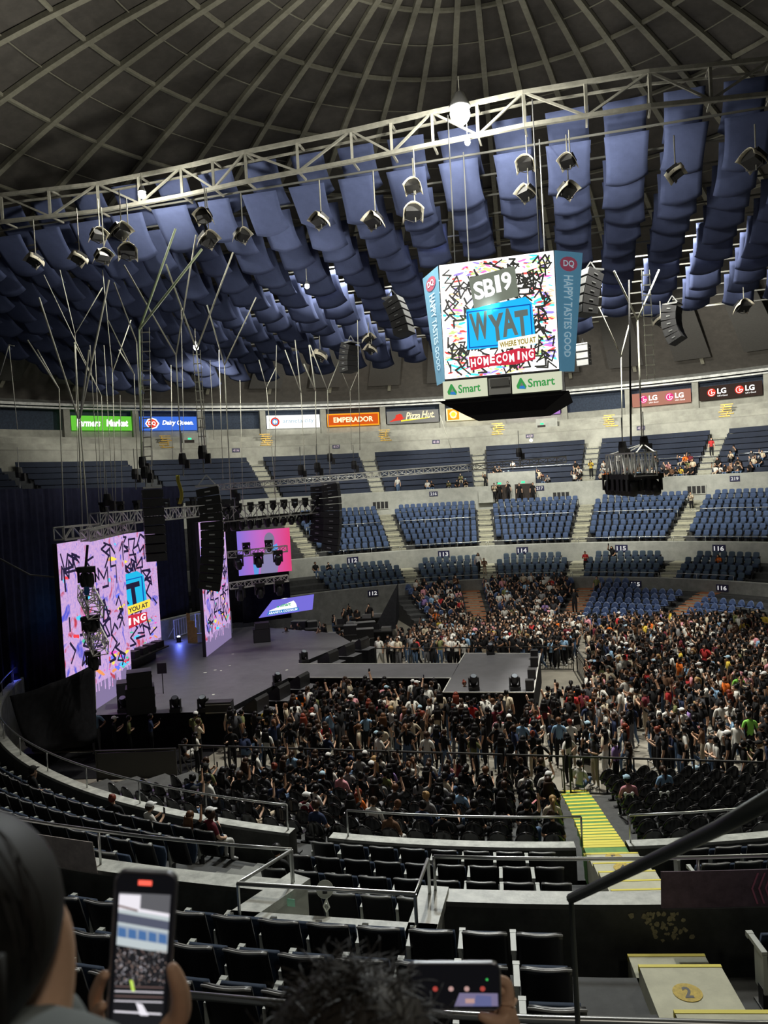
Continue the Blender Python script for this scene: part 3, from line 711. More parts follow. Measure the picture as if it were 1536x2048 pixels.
def led_content(P, w, h, cell, lw, dark, nsplat, seed, avoid=None, vmin=0., hot=None, dens=1.25):
    """zigzag strokes and paint splats on a screen face of w x h"""
    rs = random.Random(seed); mb = MB()
    ok = lambda x, y: 0.02 * w < x < .98 * w and vmin < y < h * .985 and not (avoid and avoid(x, y))
    for j in range(nsplat):
        if hot: bx, by, bw, bh = rs.choice(hot); x, y = rs.gauss(bx, bw), rs.gauss(by, bh)
        else: x, y = rs.random() * w, vmin + rs.random() * (h - vmin)
        if not ok(x, y): continue
        c = rs.randrange(7); r = rs.uniform(.02, .085) * cell; k = rs.randint(5, 8); st = rs.uniform(1.5, 5); a0 = rs.uniform(-.5, .3)
        pts = []
        for i in range(k):
            a = 2 * math.pi * i / k; q = r * rs.uniform(.6, 1.3); u, v = q * math.cos(a) * st, q * math.sin(a)
            pts.append((min(w * .99, max(.01 * w, x + u * math.cos(a0) - v * math.sin(a0))), min(h * .99, max(vmin, y + u * math.sin(a0) + v * math.cos(a0)))))
        poly2(mb, P, pts, 2 + c, .012 + .0002 * (j % 40))
    nx, ny = int(w / cell * dens), int((h - vmin) / cell * dens)
    for iy in range(ny + 1):
        for ix in range(nx + 1):
            x = (ix + rs.uniform(.1, .7)) * w / (nx + .5); y = vmin + (iy + rs.uniform(.1, .8)) * (h - vmin) / (ny + .5)
            a = rs.choice([0, 1.57, .8, -1.2, 2.4]); pts = [(x, y)]; turn = rs.choice([-1, 1])
            for k in range(rs.randint(4, 7)):
                L = cell * rs.uniform(.3, .62); x += math.cos(a) * L; y += math.sin(a) * L; pts.append((x, y)); a += turn * rs.choice([1.9, 2.2, 1.57, 2.4]); turn = -turn if rs.random() < .8 else turn
            for p, q in zip(pts, pts[1:]):
                if ok(*p) and ok(*q): stroke2(mb, P, [p, q], lw * rs.uniform(.8, 1.2), 0, .024)
    return mb
def title_block(mb, P, x0, y0, S, full=True):   # S: width of the blue WYAT card; origin its lower left
    """card, words and ribbon; slots: 0 cyan 1 deep blue 2 grey words 3 cream 4 brown 5 crimson 6 white 7 grey card"""
    r = .075
    poly2(mb, P, [(x0 - .02 * S, y0 + .02 * S), (x0 + 1.02 * S, y0 + .0 * S), (x0 + .99 * S, y0 + .62 * S), (x0 + .90 * S, y0 + .72 * S), (x0 + .70 * S, y0 + .70 * S), (x0, y0 + .63 * S)], 0, .03)
    for pts in ([(x0 + .02 * S, y0 + .05 * S), (x0 + .97 * S, y0 + .04 * S), (x0 + .96 * S, y0 + .60 * S), (x0 + .015 * S, y0 + .59 * S), (x0 + .02 * S, y0 + .05 * S)],): stroke2(mb, P, pts, .018 * S, 1, .034)
    for s, u, v, w, h, ro in (('W', .05, .15, .28, .42, .08), ('Y', .33, .10, .24, .42, .06), ('A', .52, .16, .23, .42, .08), ('T', .73, .10, .20, .43, .05)):
        put_text(mb, P, s, x0 + u * S, y0 + v * S, w * S, h * S, 2, .04, 0, .04, ro)
    if True:
        box = [(x0 + .45 * S, y0 - .03 * S), (x0 + 1.05 * S, y0 + .01 * S), (x0 + 1.06 * S, y0 + .16 * S), (x0 + .46 * S, y0 + .11 * S)]
        poly2(mb, P, box, 3, .046); put_text(mb, P, 'WHERE YOU AT', x0 + .48 * S, y0 + .015 * S, .54 * S, .085 * S, 4, .03, 0, .052, .06)
        n = len('HOMECOMING')
        rib = [(x0 + .02 * S, y0 - .30 * S), (x0 + .35 * S, y0 - .26 * S), (x0 + .7 * S, y0 - .27 * S), (x0 + 1.0 * S, y0 - .22 * S), (x0 + 1.0 * S, y0 - .06 * S), (x0 + .75 * S, y0 - .03 * S), (x0 + .4 * S, y0 - .09 * S), (x0 + .0 * S, y0 - .09 * S)]
        poly2(mb, P, rib, 5, .036)
        for i, ch in enumerate('HOMECOMING'):
            w = .075 if ch != 'I' else .03
            put_text(mb, P, ch, x0 + (.03 + .097 * i) * S + (0 if ch != 'I' else .03 * S), y0 + (-.25 + .02 * (i % 2) + .004 * i) * S, w * S, .125 * S, 6, .035, 0, .05, .12 * (-1) ** i * .3)
    if full:
        poly2(mb, P, [(x0 + .12 * S, y0 + .63 * S), (x0 + .80 * S, y0 + .74 * S), (x0 + .76 * S, y0 + 1.20 * S), (x0 + .06 * S, y0 + 1.10 * S)], 7, .044)
        for s, u, v, w, h in (('S', .13, .76, .155, .27), ('B', .285, .785, .16, .27), ('1', .46, .83, .075, .26), ('9', .555, .85, .15, .27)):
            put_text(mb, P, s, x0 + u * S, y0 + v * S, w * S, h * S, 6, .03, 0, .07, .10)
TITLE_M = [CYAN, CYD, DKG, CREAM, BRN, REDL, WT, GRY]
def wall_screen(name, label, A, B, z0, z1, plain, seed, title=None):
    A, B = Vector(A), Vector(B); d = (B - A); w = d.length; d.normalize(); O = Vector((A.x, A.y, z0)); h = z1 - z0
    P = plane_map(O, d, (0, 0, 1)); o = MB(); box_on(o, P, 0, 0, w, h, -.18, 0, 1); rect2(o, P, 0, plain, w, h - plain, 0, .006); rect2(o, P, 0, 0, w, plain, 2, .006)
    rs = random.Random(seed)
    for i in range(int(w / .12)):      # ragged lower edge of the picture
        x = i * .12; hh = rs.random() ** 2 * .55; rect2(o, P, x, plain - hh, .10, hh, 0, .009)
    root = center_origin(tag(o.build(name, [LEDBASE, BLK, LEDP]), label, 'screen'))
    c = led_content(P, w, h, 1.30, .105, 0, 90, seed, None, plain, [(rs.random() * w, plain + rs.random() * (h - plain), .5, .35) for _ in range(9)] + [(w * k / 4, plain + .45, .5, .3) for k in range(5)])
    adopt(c.build('picture', [LEDD, LEDD] + LC), root)
    if title:
        PT = (lambda u, v, d=0.: P(u * 2.35 + .4, v, d)); t = MB(); title_block(t, PT, *title); adopt(t.build('title_picture', [glow('led_sky_blue', (.02, .55, .92), .8), CYD, LEDD, glow('led_amber', (1, .78, .08), .9), LEDD, REDL, WT, DKG]), root)
    return root
pa, pb = atz(190, 1420, 1.4), atz(265, 1371, 1.4); dd = (pb - pa) / (pb.y - pa.y); k = ray(121, 1200); k = k[0] / k[1]
t = (pa.x - k * pa.y) / (k - dd.x); PA = pa + dd * t
wall_screen('stage_screen', 'tall near side stage screen with zigzag picture, left of all screens', PA, pb, 1.4, 8.35, 1.0, 5)
pa, pb = atz(250, 1312, 2.0), atz(323, 1283, 2.0)
wall_screen('stage_screen', 'central stage screen, partly hidden, with yellow YOU AT card', pa - (pb - pa) * .9, pb, 2.0, 8.15, .25, 8, (-.75, 2.05, 2.9, False))
pa, pb = atz(413, 1314, 1.4), atz(463, 1275, 1.4)
wall_screen('stage_screen', 'narrow far side stage screen beside the blue picture screen', pa, pb, 1.4, 8.5, 1.0, 12)
# image screen with pink and blue picture
PS = glow('picture_pink', (.80, .10, .33), .75); PV = glow('picture_violet', (.30, .22, .75), .75)
m = PS; nt = m.node_tree; b = nt.nodes['Principled BSDF']; tc = nt.nodes.new('ShaderNodeTexCoord'); sp = nt.nodes.new('ShaderNodeSeparateXYZ'); r = nt.nodes.new('ShaderNodeValToRGB')
nt.links.new(tc.outputs['Generated'], sp.inputs[0]); nt.links.new(sp.outputs[0], r.inputs[0]); nt.links.new(r.outputs[0], b.inputs['Emission Color'])
e = r.color_ramp.elements; e[0].color = (.22, .20, .80, 1); e[1].color = (.85, .06, .22, 1); k = e.new(.45); k.color = (.62, .16, .62, 1)
TLc, TRc, BLc, BRc = atD(474, 1063, 49), atD(580, 1052, 50.5), atD(478, 1152, 49), atD(582, 1136, 50.5)
ux = (TRc - TLc); P = plane_map(BLc, Vector((ux.x, ux.y, 0)), (0, 0, 1)); w = Vector((ux.x, ux.y)).length; h = TLc.z - BLc.z
o = MB(); box_on(o, P, 0, 0, w, h, -.12, 0, 1); rect2(o, P, 0, 0, w, h, 0, .01); root = center_origin(tag(o.build('picture_screen', [PS, BLK]), 'screen with pink and violet picture of a figure, behind the stage lights', 'screen'))
g = MB(); poly2(g, P, [(w * .40, 0), (w * .72, 0), (w * .78, h * .35), (w * .70, h * .55), (w * .55, h * .62), (w * .42, h * .30)], 0, .02); disc2(g, P, w * .60, h * .74, w * .10, 1, .024, 14, 1.5)
poly2(g, P, [(w * .28, 0), (w * .36, 0), (w * .40, h * .3), (w * .34, h * .42), (w * .27, h * .25)], 2, .022); poly2(g, P, [(w * .62, h * .5), (w * .76, h * .52), (w * .74, h * .66), (w * .66, h * .62)], 2, .026)
adopt(g.build('figure_picture', [glow('figure_grey', (.30, .28, .50), .7), glow('figure_slate', (.25, .22, .36), .7), glow('figure_blue', (.12, .35, .80), .8)]), root)

# violet banner under block 112
q = [atr_ for atr_ in (atD(518, 1236, 48.6), atD(625, 1219, 50.6), atD(628, 1189, 50.6), atD(545, 1201, 48.9))]
o = MB(); o.add(q + [p + Vector((-.03, .12, 0)) for p in q], [(0, 1, 2, 3), (7, 6, 5, 4), (0, 4, 5, 1), (1, 5, 6, 2), (2, 6, 7, 3), (3, 7, 4, 0)])
root = center_origin(tag(o.build('lit_banner', glow('banner_violet', (.20, .17, .75), .8)), 'slanting violet lit banner with a white half circle on the ringside wall', 'banner'))
P = plane_map(q[0], q[1] - q[0], (0, 0, 1)); w = (q[1] - q[0]).length; g = MB(); cx = w * .43; sl = (q[1].z - q[0].z) / w
P = plane_map(q[0], q[1] - q[0], (q[2] - q[1]).normalized())
poly2(g, P, [(cx + 1.0 * math.cos(math.pi * k / 16), .12 + .92 * math.sin(math.pi * k / 16)) for k in range(17)], 0, .03)
poly2(g, P, [(cx - 1.12, .1), (cx + 1.15, .1), (cx + 1.05, .32), (cx - 1.0, .32)], 1, .034)
put_text(g, P, 'ARANETA COLISEUM', cx - 1.0, .13, 2.0, .15, 0, .02, 0, .04); put_text(g, P, 'Smart', cx - .25, .50, .75, .24, 2, .03, 0, .04); poly2(g, P, [(cx - .5, .5), (cx - .3, .5), (cx - .4, .72)], 2, .04)
adopt(g.build('lettering', [glow('banner_white', (.95, .95, .95), 1.), glow('banner_blue', (.02, .25, .65), .8), glow('banner_green', (.05, .45, .2), .8)]), root)

# ---------------------------------------------------------------- drapes around the stage
def drape(name, label, pts, z0, z1, m, amp=.10, per=.55, th=.03, tops=None):
    L = [0]; pts = [Vector((*p, 0)) for p in pts]
    for p, q in zip(pts, pts[1:]): L.append(L[-1] + (q - p).length)
    T = L[-1]; n = int(T / .14)
    def at(s):
        for i in range(len(pts) - 1):
            if s <= L[i + 1] + 1e-6:
                t = (s - L[i]) / (L[i + 1] - L[i]); d = (pts[i + 1] - pts[i]).normalized(); return pts[i].lerp(pts[i + 1], t), Vector((-d.y, d.x, 0))
        return pts[-1], Vector((0, 1, 0))
    def fn(u, v):
        p, nn = at(u * T); a = amp * math.sin(u * T * 2 * math.pi / per + .6 * math.sin(u * T)) * (1 - .3 * v); zt = z1 if tops is None else tops(u)
        return p + nn * a + Vector((0, 0, z0 + (zt - z0) * v))
    return tag(center_origin(MB().grid(fn, n, 6, 0, th).build(name, m, None, True)), label, 'curtain')
drape('stage_drape', 'tall dark blue drape behind the stage screens', [(-16.4, 30), (-14.6, 46), (-13.2, 51)], 1.4, 10.6, DRAPE)
drape('stage_drape', 'tall black drape at the far left of the stage', [(-23, 42), (-18, 36), (-16.6, 29.8)], 0, 10.7, DRAPE)
drape('stage_drape', 'black drape crossing behind the far side of the stage', [(-13.0, 51.2), (-9.5, 51.3)], 1.4, 9.6, BLKCLOTH)
drape('stage_drape', 'black cloth hung below the pink picture screen', [(-9.6, 50.8), (-6.6, 52.2)], 1.4, 5.2, BLKCLOTH, .05)
# black cloth strung at the near left
A = [atD(20, 1392, 25.0), atD(100, 1352, 26.5), atD(188, 1328, 28.8)]; Bt = [atD(52, 1492, 25.4), atD(120, 1505, 26.8), atD(194, 1480, 28.6)]
def tarp(u, v):
    def L3(q): return q[0].lerp(q[1], u * 2) if u < .5 else q[1].lerp(q[2], u * 2 - 1)
    p = L3(Bt).lerp(L3(A), v); return p + Vector((.10, -.25, 0)) * math.sin(u * 9 + v * 2.5) * (1 - v) + Vector((0, 0, -.25 * math.sin(math.pi * u) * v))
tag(center_origin(MB().grid(tarp, 24, 10, 0, .02).build('black_cloth', BLKCLOTH, None, True)), 'black cloth strung between the left parapet and the near screen', 'cloth')
tag(center_origin(MB().tube([atD(187, 1330, 30.6), atD(190, 1424, 30.9)], .06, 6).build('screen_post', ALU)), 'thin grey post at the near edge of the side screen', 'post')
# black triangular cloth at the far ringside
q = [atD(795, 1168, 53), atD(748, 1258, 49.5), atD(790, 1258, 49.8), atD(797, 1235, 51)]
o = MB(); o.add(q + [p + Vector((.05, .1, 0)) for p in q], [(0, 1, 2, 3), (7, 6, 5, 4), (0, 4, 5, 1), (1, 5, 6, 2), (2, 6, 7, 3), (3, 7, 4, 0)]); tag(center_origin(o.build('black_cloth', BLKCLOTH)), 'black triangular cloth screening the gear from far round seats', 'cloth')

# barricades
FENCE = mat('barricade_black', (.05, .05, .05), .4, metal=.4)
def fence(p, q, zt, label, group, nb=6, z0=0., m=None, solid=False):
    p, q = Vector((*p, z0)), Vector((*q, z0)); L = (q - p).length; a = math.atan2((q - p).y, (q - p).x); h = zt - z0
    o = empty('barricade', label, 'barricade', (p + q) / 2, a, group); m = m or FENCE
    f = MB(); f.bar((-L / 2, 0, h), (L / 2, 0, h), .06, .05); f.bar((-L / 2, 0, .1), (L / 2, 0, .1), .05, .05)
    f.bar((-L / 2 + .03, 0, 0), (-L / 2 + .03, 0, h), .05, .05); f.bar((L / 2 - .03, 0, 0), (L / 2 - .03, 0, h), .05, .05)
    if solid: f.box((0, 0, h / 2), (L - .05, .02, h - .15))
    f.build('frame', m, o)
    b = MB()
    for i in range(1, nb): x = -L / 2 + L * i / nb; b.bar((x, 0, .1), (x, 0, h), .022, .022)
    b.build('bars', m, o)
    s = MB(); s.bar((-L / 2 + .1, .5, .05), (-L / 2 + .1, 0, h * .7), .03, .03); s.bar((L / 2 - .1, .5, .05), (L / 2 - .1, 0, h * .7), .03, .03); s.build('brace', m, o)
    return o
NB0, NB1 = Vector((-7.6, 26.9)), Vector((12.6, 21.9)); n = 11
for i in range(n):
    a = NB0.lerp(NB1, i / n); b = NB0.lerp(NB1, (i + 1) / n - .006)
    fence(a, b, 1.22, 'black crowd barricade beyond the near seats, %s from the left' % ordw(i + 1), 'barricades between the near seats and the floor crowd', 4)
fence((-10.6, 27.1), (-7.7, 26.9), 1.1, 'solid black barricade at the left end, in front of the crew', None, 2, solid=True)
FB = [(-2.3, 41.6), (1.0, 40.9), (4.2, 40.2), (7.4, 39.5), (9.2, 39.1)]
for i, (a, b) in enumerate(zip(FB, FB[1:])): fence(a, Vector(b) - Vector((.03, 0)), 1.25, 'black barricade beyond the runway, %s from the left' % ordw(i + 1), 'barricades beyond the runway', 7)
for i, (a, b) in enumerate((((9.3, 39.0), (9.0, 36.2)), ((9.0, 36.1), (8.6, 33.2)), ((8.6, 33.1), (8.2, 30.6)))):
    fence(a, b, 1.2, 'black barricade right of the platform, %s from the back' % ordw(i + 1), 'barricades right of the platform', 9)
fence((-13.0, 46.6), (-12.2, 48.8), 2.5, 'pale steel crowd fence by the dark blue drape', None, 9, 1.4, ALU)
fence((-11.9, 47.4), (-9.7, 47.6), 2.7, 'pale steel crowd fence beside the tan board on stage', None, 9, 1.4, ALU)
for i in range(7):
    a = pol(13.0, 22 + 7.2 * i); b = pol(13.3, 22 + 7.2 * (i + 1) - .2); a = Vector((a.x, a.y)); b = Vector((b.x, b.y))
    off = 12.3 - min(fv((*a, 0)), fv((*b, 0)))
LN = [Vector((CX, CY)) + UD * u + ND * 12.0 for u in (3.5, 6, 8.5, 11, 13.5, 16, 18.5)]
for i, (a, b) in enumerate(zip(LN, LN[1:])): fence(a, b - UD * .03, 1.15, 'black barricade before the empty far round seats, %s from left' % ordw(i + 1), 'barricades before the far round seats', 5)
# tan board, lamp and small things on the deck
o = MB(); P = plane_map(atz(376, 1286, 1.4), (1, .05, 0), (0, 0, 1)); poly = [(0, 0), (.55, 0), (.55, .8), (.42, .95), (.42, 1.25), (.2, 1.3), (.2, 1.7), (0, 1.75)]
o.add([P(x, y, 0) for x, y in poly] + [P(x, y, -.06) for x, y in poly], [tuple(range(8)), tuple(range(15, 7, -1))] + [(i, (i + 1) % 8, 8 + (i + 1) % 8, 8 + i) for i in range(8)])
tag(center_origin(o.build('tan_board', mat('tan_wood', (.62, .38, .15), .6, noise=.2))), 'tall tan wooden cut-out board standing at the back of the stage', 'board')
p = atz(358, 1284, 1.4); o = empty('floor_lamp_can', 'small bright blue floor lamp by the drape on stage', 'stage light', p)
MB().lathe([(0, 0), (.12, 0), (.14, .2), (.12, .3)], (0, 0, 0), 12).build('can', BLK, o); MB().ell((0, 0, .32), (.1, .1, .05), 10, 6).build('bulb', glow('blue_white', (.7, .75, 1.), 6), o)
point('blue_lamp', p + Vector((0, 0, .5)), 60, (.15, .2, 1), .08)
point('blue_backstage', atD(25, 1350, 33), 120, (.1, .12, 1), .3)
o = empty('stage_table', 'low dark table with equipment at the back of the stage', 'table', atz(293, 1330, 1.4), 1.35)
MB().box((0, 0, .62), (3.4, .8, .06)).build('tabletop', SPK, o); MB().box((0, .38, .3), (3.3, .03, .6)).build('skirt', DECK, o)
for i in range(4): MB().box((-1.2 + .8 * i, 0, .82), (.5, .5, .34)).build('equipment_case', SPK, o)

# gear heap at the far left of the floor: cases, racks, keyboards
rg = random.Random(4)
for i in range(26):
    x = rg.uniform(545, 745); y = rg.uniform(1240, 1290); p = atz(x, y + 12, .6 if i % 3 else 0.)
    if p.y > 53: continue
    w, d, h = rg.uniform(.6, 1.4), rg.uniform(.5, .8), rg.uniform(.5, 1.2)
    o = empty('equipment_case', 'black equipment case with steel edges in the crew area beyond the stage', 'case', (p.x, p.y, 0), rg.uniform(-.4, .4), 'equipment cases beyond the stage')
    MB().box((0, 0, h / 2 + .05), (w, d, h)).build('body', SPK, o)
    e = MB(); e.box((0, 0, h + .05), (w + .02, d + .02, .03)); e.box((0, 0, h * .55), (w + .02, d + .02, .02)); e.build('metal_edge', STEEL, o)
for i, (x, y) in enumerate(((690, 1205), (722, 1190), (745, 1188), (760, 1215))):
    p = atz(x, y + 40, 1.0); o = empty('crew_desk', 'dark crew desk with screens below number 112, %s from the left' % ordw(i + 1), 'desk', (p.x, p.y, 0), -.1, 'crew desks below the wall')
    MB().box((0, 0, .78), (1.6, .8, .06)).build('desktop', SPK, o); m = MB(); m.box((0, .2, .39), (1.5, .04, .76)); m.build('front_panel', SPK, o)
    MB().box((-.3, .1, 1.05), (.5, .05, .36)).build('monitor', BLK, o); MB().box((.4, 0, .92), (.6, .5, .22)).build('rack', STEEL, o)
# ================================================================ SIGN BOARDS
def sign(label, c0, P, w, h, mats, draw, name='sign_board'):
    o = MB(); box_on(o, P, 0, 0, w, h, -.18, 0, 0); root = center_origin(tag(o.build(name, mats[0]), label, 'sign', 'lit sign boards under the dome'))
    g = MB(); draw(g, P, w, h); adopt(g.build('lettering', mats[1:]), root); return root
def sign_map(i, z0=16.95):       # bay i right of the pillar at 2.2 degrees
    a, b = 2.2 + 7.5 * i - .15, 2.2 + 7.5 * (i + 1) - .15; p = pol(51.9, a + .48, z0); q = pol(51.9, b - .48, z0)
    return plane_map(p, q - p, (0, 0, 1)), (q - p).length
SH = 1.42
G1 = glow('sign_green', (.12, .50, .04), .95); SW = glow('sign_white', (1, 1, .97), 1.35); SB = glow('sign_blue', (.05, .16, .70), .9); SR = glow('sign_red', (.75, .05, .03), .9)
SO = glow('sign_orange', (.95, .36, .02), .95); SRO = glow('sign_rust', (.62, .09, .01), .9); SCR = glow('sign_cream', (1, .85, .5), 1.1); SK = mat('sign_black', (.012, .012, .012), .4); SY = glow('sign_yellow', (.95, .8, .05), 1.)
SPU = glow('sign_violet', (.42, .20, .58), .85); SPI = glow('sign_pink', (1., .55, .75), 1.); SSAL = glow('sign_salmon', (.50, .22, .16), .7); SDK = glow('sign_dark_brown', (.055, .035, .028), .6); SMG = glow('sign_magenta', (.75, .04, .22), .9); SCY = glow('sign_cyan', (.1, .45, .85), .9)
def d_farm(g, P, w, h):
    put_text(g, P, 'Farmers', .42, .36, 2.35, .72, 0, .03, .25); put_text(g, P, 'Market', 3.35, .38, 2.2, .7, 0, .05, .1); rect2(g, P, .55, .2, .12, 1.05, 0)
def d_dq(g, P, w, h):
    poly2(g, P, [(.5, .7), (.8, 1.18), (1.2, 1.3), (1.65, 1.15), (1.95, .7), (1.65, .25), (1.2, .12), (.8, .25)], 0, .012); poly2(g, P, [(.62, .7), (.88, 1.08), (1.2, 1.18), (1.55, 1.06), (1.8, .7), (1.55, .34), (1.2, .24), (.88, .34)], 1, .018)
    put_text(g, P, 'DQ', .82, .48, .75, .44, 0, .03, 0, .024); put_text(g, P, 'Dairy Queen.', 2.25, .42, 3.3, .62, 0, .03, .25)
def d_ac(g, P, w, h):
    disc2(g, P, .9, .72, .50, 1, .012); disc2(g, P, .9, .72, .33, 2, .018); disc2(g, P, .9, .72, .2, 3, .024); put_text(g, P, 'araneta city', 1.75, .42, 3.5, .6, 4, .01)
def d_emp(g, P, w, h):
    rect2(g, P, .14, .14, w - .28, h - .28, 0, .012); put_text(g, P, 'EMPERADOR', .7, .42, w - 1.4, .6, 1, .03)
def d_ph(g, P, w, h):
    poly2(g, P, [(.25, .22), (.7, .5), (.95, .65), (1.05, 1.0), (1.5, 1.12), (1.75, 1.0), (1.85, .62), (2.2, .72), (1.6, .38), (.9, .32)], 0, .012); poly2(g, P, [(1.6, .22), (4.9, .5), (4.9, .58), (1.6, .38)], 1, .014)
    put_text(g, P, 'Pizza', 2.15, .42, 1.65, .82, 2, .02, .3); put_text(g, P, 'Hut.', 3.95, .5, 1.5, .82, 2, .02, .3)
def d_or(g, P, w, h):
    for k in (0, 1):
        x = .3 + 2.75 * k; rect2(g, P, x - .15, .1, 1.3, h - .2, 1, .011)
        poly2(g, P, [(x + .5 + .42 * math.cos(a) * (1 + .12 * math.sin(5 * a)), .72 + .45 * math.sin(a)) for a in [2 * math.pi * i / 18 for i in range(18)]], 0, .014); disc2(g, P, x + .5, .72, .26, 2, .018)
        put_text(g, P, 'Chooks', x + 1.25, .5, 1.15, .5, 0, .03, .3)
def d_gate(g, P, w, h):
    put_text(g, P, 'Gateway', .8, .42, 2.4, .66, 0, .02); put_text(g, P, 'Mall 2.', 3.4, .42, 1.9, .62, 1, 0)
def d_lg(o1):
    def f(g, P, w, h):
        for k in (0, 1):
            x = .75 + 2.65 * k; disc2(g, P, x + .42, .74, .42, 0, .012, 20); stroke2(g, P, [(x + .42 + .30 * math.cos(a), .74 + .30 * math.sin(a)) for a in [math.radians(t) for t in range(70, 361, 24)]], .05, 1, .018)
            stroke2(g, P, [(x + .72, .74), (x + .5, .74)], .05, 1, .018); stroke2(g, P, [(x + .42, .9), (x + .42, .6), (x + .52, .6)], .045, 1, .018)
            put_text(g, P, 'LG', x + .98, .55, .85, .55, 1, .03); put_text(g, P, "Life's Good", x + .98, .27, .95, .16, 1, 0)
    return f
for i, lab, mats, dr in ((-6, 'bright green sign board reading Farmers Market', [G1, SW], d_farm), (-5, 'blue sign board reading Dairy Queen with red badge', [SB, SW, SR], d_dq),
        (-3, 'white sign board reading araneta city with a round emblem', [SW, SW, SR, SCY, SW, glow('sign_grey_blue', (.35, .5, .6), .9)], d_ac), (-2, 'orange and red sign board reading EMPERADOR', [SO, SRO, SCR], d_emp),
        (-1, 'black sign board reading Pizza Hut with red hat', [SK, SR, SY, SCR], d_ph), (0, 'orange and white sign board with two round mascot-free badges', [SCR, SCR, SO, SY], d_or),
        (1, 'violet sign board reading Gateway Mall 2', [SPU, SPI, SPI], d_gate), (3, 'salmon sign board with two red round emblems reading LG', [SSAL, SMG, SW], d_lg(0)), (4, 'dark brown sign board with two red round emblems reading LG', [SDK, SR, SW], d_lg(1))):
    P, w = sign_map(i); sign(lab.replace('mascot-free ', ''), None, P, w, SH, mats, dr)
# number plates on the walls
NP = mat('plate_navy', (.02, .02, .07), .5); NW = glow('plate_white', (.85, .85, .85), .55)
def plate(s, r, az, z, label, w=.95, h=.55, dim=False):
    c = pol(r, az, z); a = math.radians(az); ux = Vector((math.cos(a), -math.sin(a), 0)); P = plane_map(c - ux * w / 2, ux, (0, 0, 1))
    o = MB(); box_on(o, P, 0, 0, w, h, -.02, .03, 0); root = center_origin(tag(o.build('number_plate', NP), label, 'sign', 'number plates on the stand walls'))
    g = MB(); put_text(g, P, s, w * .12, h * .18, w * .76, h * .64, 0, .03, 0, .035); adopt(g.build('numerals', mat('plate_dull', (.5, .4, .5), .6) if dim else NW), root)
for s, az in (('112', -17.3), ('113', -1.3), ('114', 12.2), ('115', 28.6), ('116', 43.8)): plate(s, 27.47, az, 3.72, 'dark plate reading %s on the long upper parapet' % s)
for s, x, az in (('112', 699, -17.6), ('115', 1271, 34.2), ('116', 1443, 50)): plate(s, 21.66, az, 1.75, 'dark plate reading %s on the ringside wall' % s, .8, .45)
for s, az in (('216', -1.0), ('217', 14.6), ('218', 30.8), ('219', 40.9)): plate(s, 36.47, az, 8.72, 'dark plate reading %s on the tall grey wall' % s, .8, .45) if s != '218' else None
for s, az in (('417', -12.8), ('418', .6), ('419', 13), ('420', 27), ('416', -26)): plate(s, 45.17, az, 14.1, 'faint plate reading %s on the upper concrete' % s, .8, .4, True)
# tarnished gold wall emblems
GOLD = mat('tarnished_gold', (.42, .27, .06), .45, metal=.6, noise=.4)
for i, az in enumerate((-34.5, -21.8, -6.2, 8.8, 23, 36.6)):
    g = MB(); c = pol(46.15, az, 15.0); a = math.radians(az); ux = Vector((math.cos(a), -math.sin(a), 0)); P = plane_map(c - ux * .6, ux, (0, 0, 1)); rs = random.Random(az)
    for k in range(6):
        y = -.25 + .22 * k; x0 = rs.uniform(0, .25); box_on(g, P, x0, y, rs.uniform(.9, 1.25), .09, -.04, .06)
        if k < 5: box_on(g, P, rs.uniform(.2, .9), y, .1, .3, -.04, .05)
    tag(center_origin(g.build('wall_emblem', GOLD)), 'tarnished gold emblem on the upper concrete wall, %s from the left' % ordw(i + 1), 'emblem', 'gold emblems on the upper wall')
# exit portals
def portal(label, r, az, z, w, h, doors=2, sign=True):
    c = pol(r, az, z); a = math.radians(az); ux = Vector((math.cos(a), -math.sin(a), 0)); P = plane_map(c - ux * w / 2, ux, (0, 0, 1))
    o = MB(); box_on(o, P, 0, 0, w, h, -.25, .05, 0); root = center_origin(tag(o.build('exit_portal', CONC), label, 'doorway'))
    g = MB()
    for k in range(doors): rect2(g, P, w * (.06 + .5 * k), 0, w * .38, h * .55, 0, .06)
    adopt(g.build('dark_opening', mat('opening_dark', (.03, .022, .018), .8)), root)
    e = MB()
    for k in range(doors): rect2(e, P, w * (.2 + .5 * k), h * .58, .34, .16, 0, .07)
    adopt(e.build('exit_sign', glow('exit_green', (.05, .9, .35), 1.3)), root); return root
portal('concrete portal with two doorways and green exit signs in the tall wall', 36.35, 10.6, 8.0, 4.4, 2.6)
portal('small upper doorway with green exit sign above the balcony benches', 46.3, 15.2, 14.6, 2.2, 1.5, 1)
portal('small dim doorway with green exit sign above the left balcony', 46.3, -30.6, 14.6, 2.6, 1.6, 1)
for i, az in enumerate((-9.0, 17.6, 36.0)):
    g = MB(); c = pol(36.45, az, 7.75); a = math.radians(az); ux = Vector((math.cos(a), -math.sin(a), 0)); P = plane_map(c - ux * .8, ux, (0, 0, 1)); box_on(g, P, 0, 0, 1.6, .8, -.03, .03, 0)
    for k in range(4): rect2(g, P, .08 + .38 * k, .08, .3, .64, 1, .04)
    tag(center_origin(g.build('wall_vent', [CONC, BLK])), 'row of dark square vents low on the tall wall, %s from the left' % ordw(i + 1), 'vent', 'vents low in the tall wall')
# steps balustrade left of the portal
mb = MB(); mb.box(pol(36.2, 6.8, 8.4), (1.5, .5, 1.1), -math.radians(6.8)); tag(center_origin(mb.build('stair_balustrade', CONC)), 'low concrete balustrade left of the exit portal', 'balustrade')

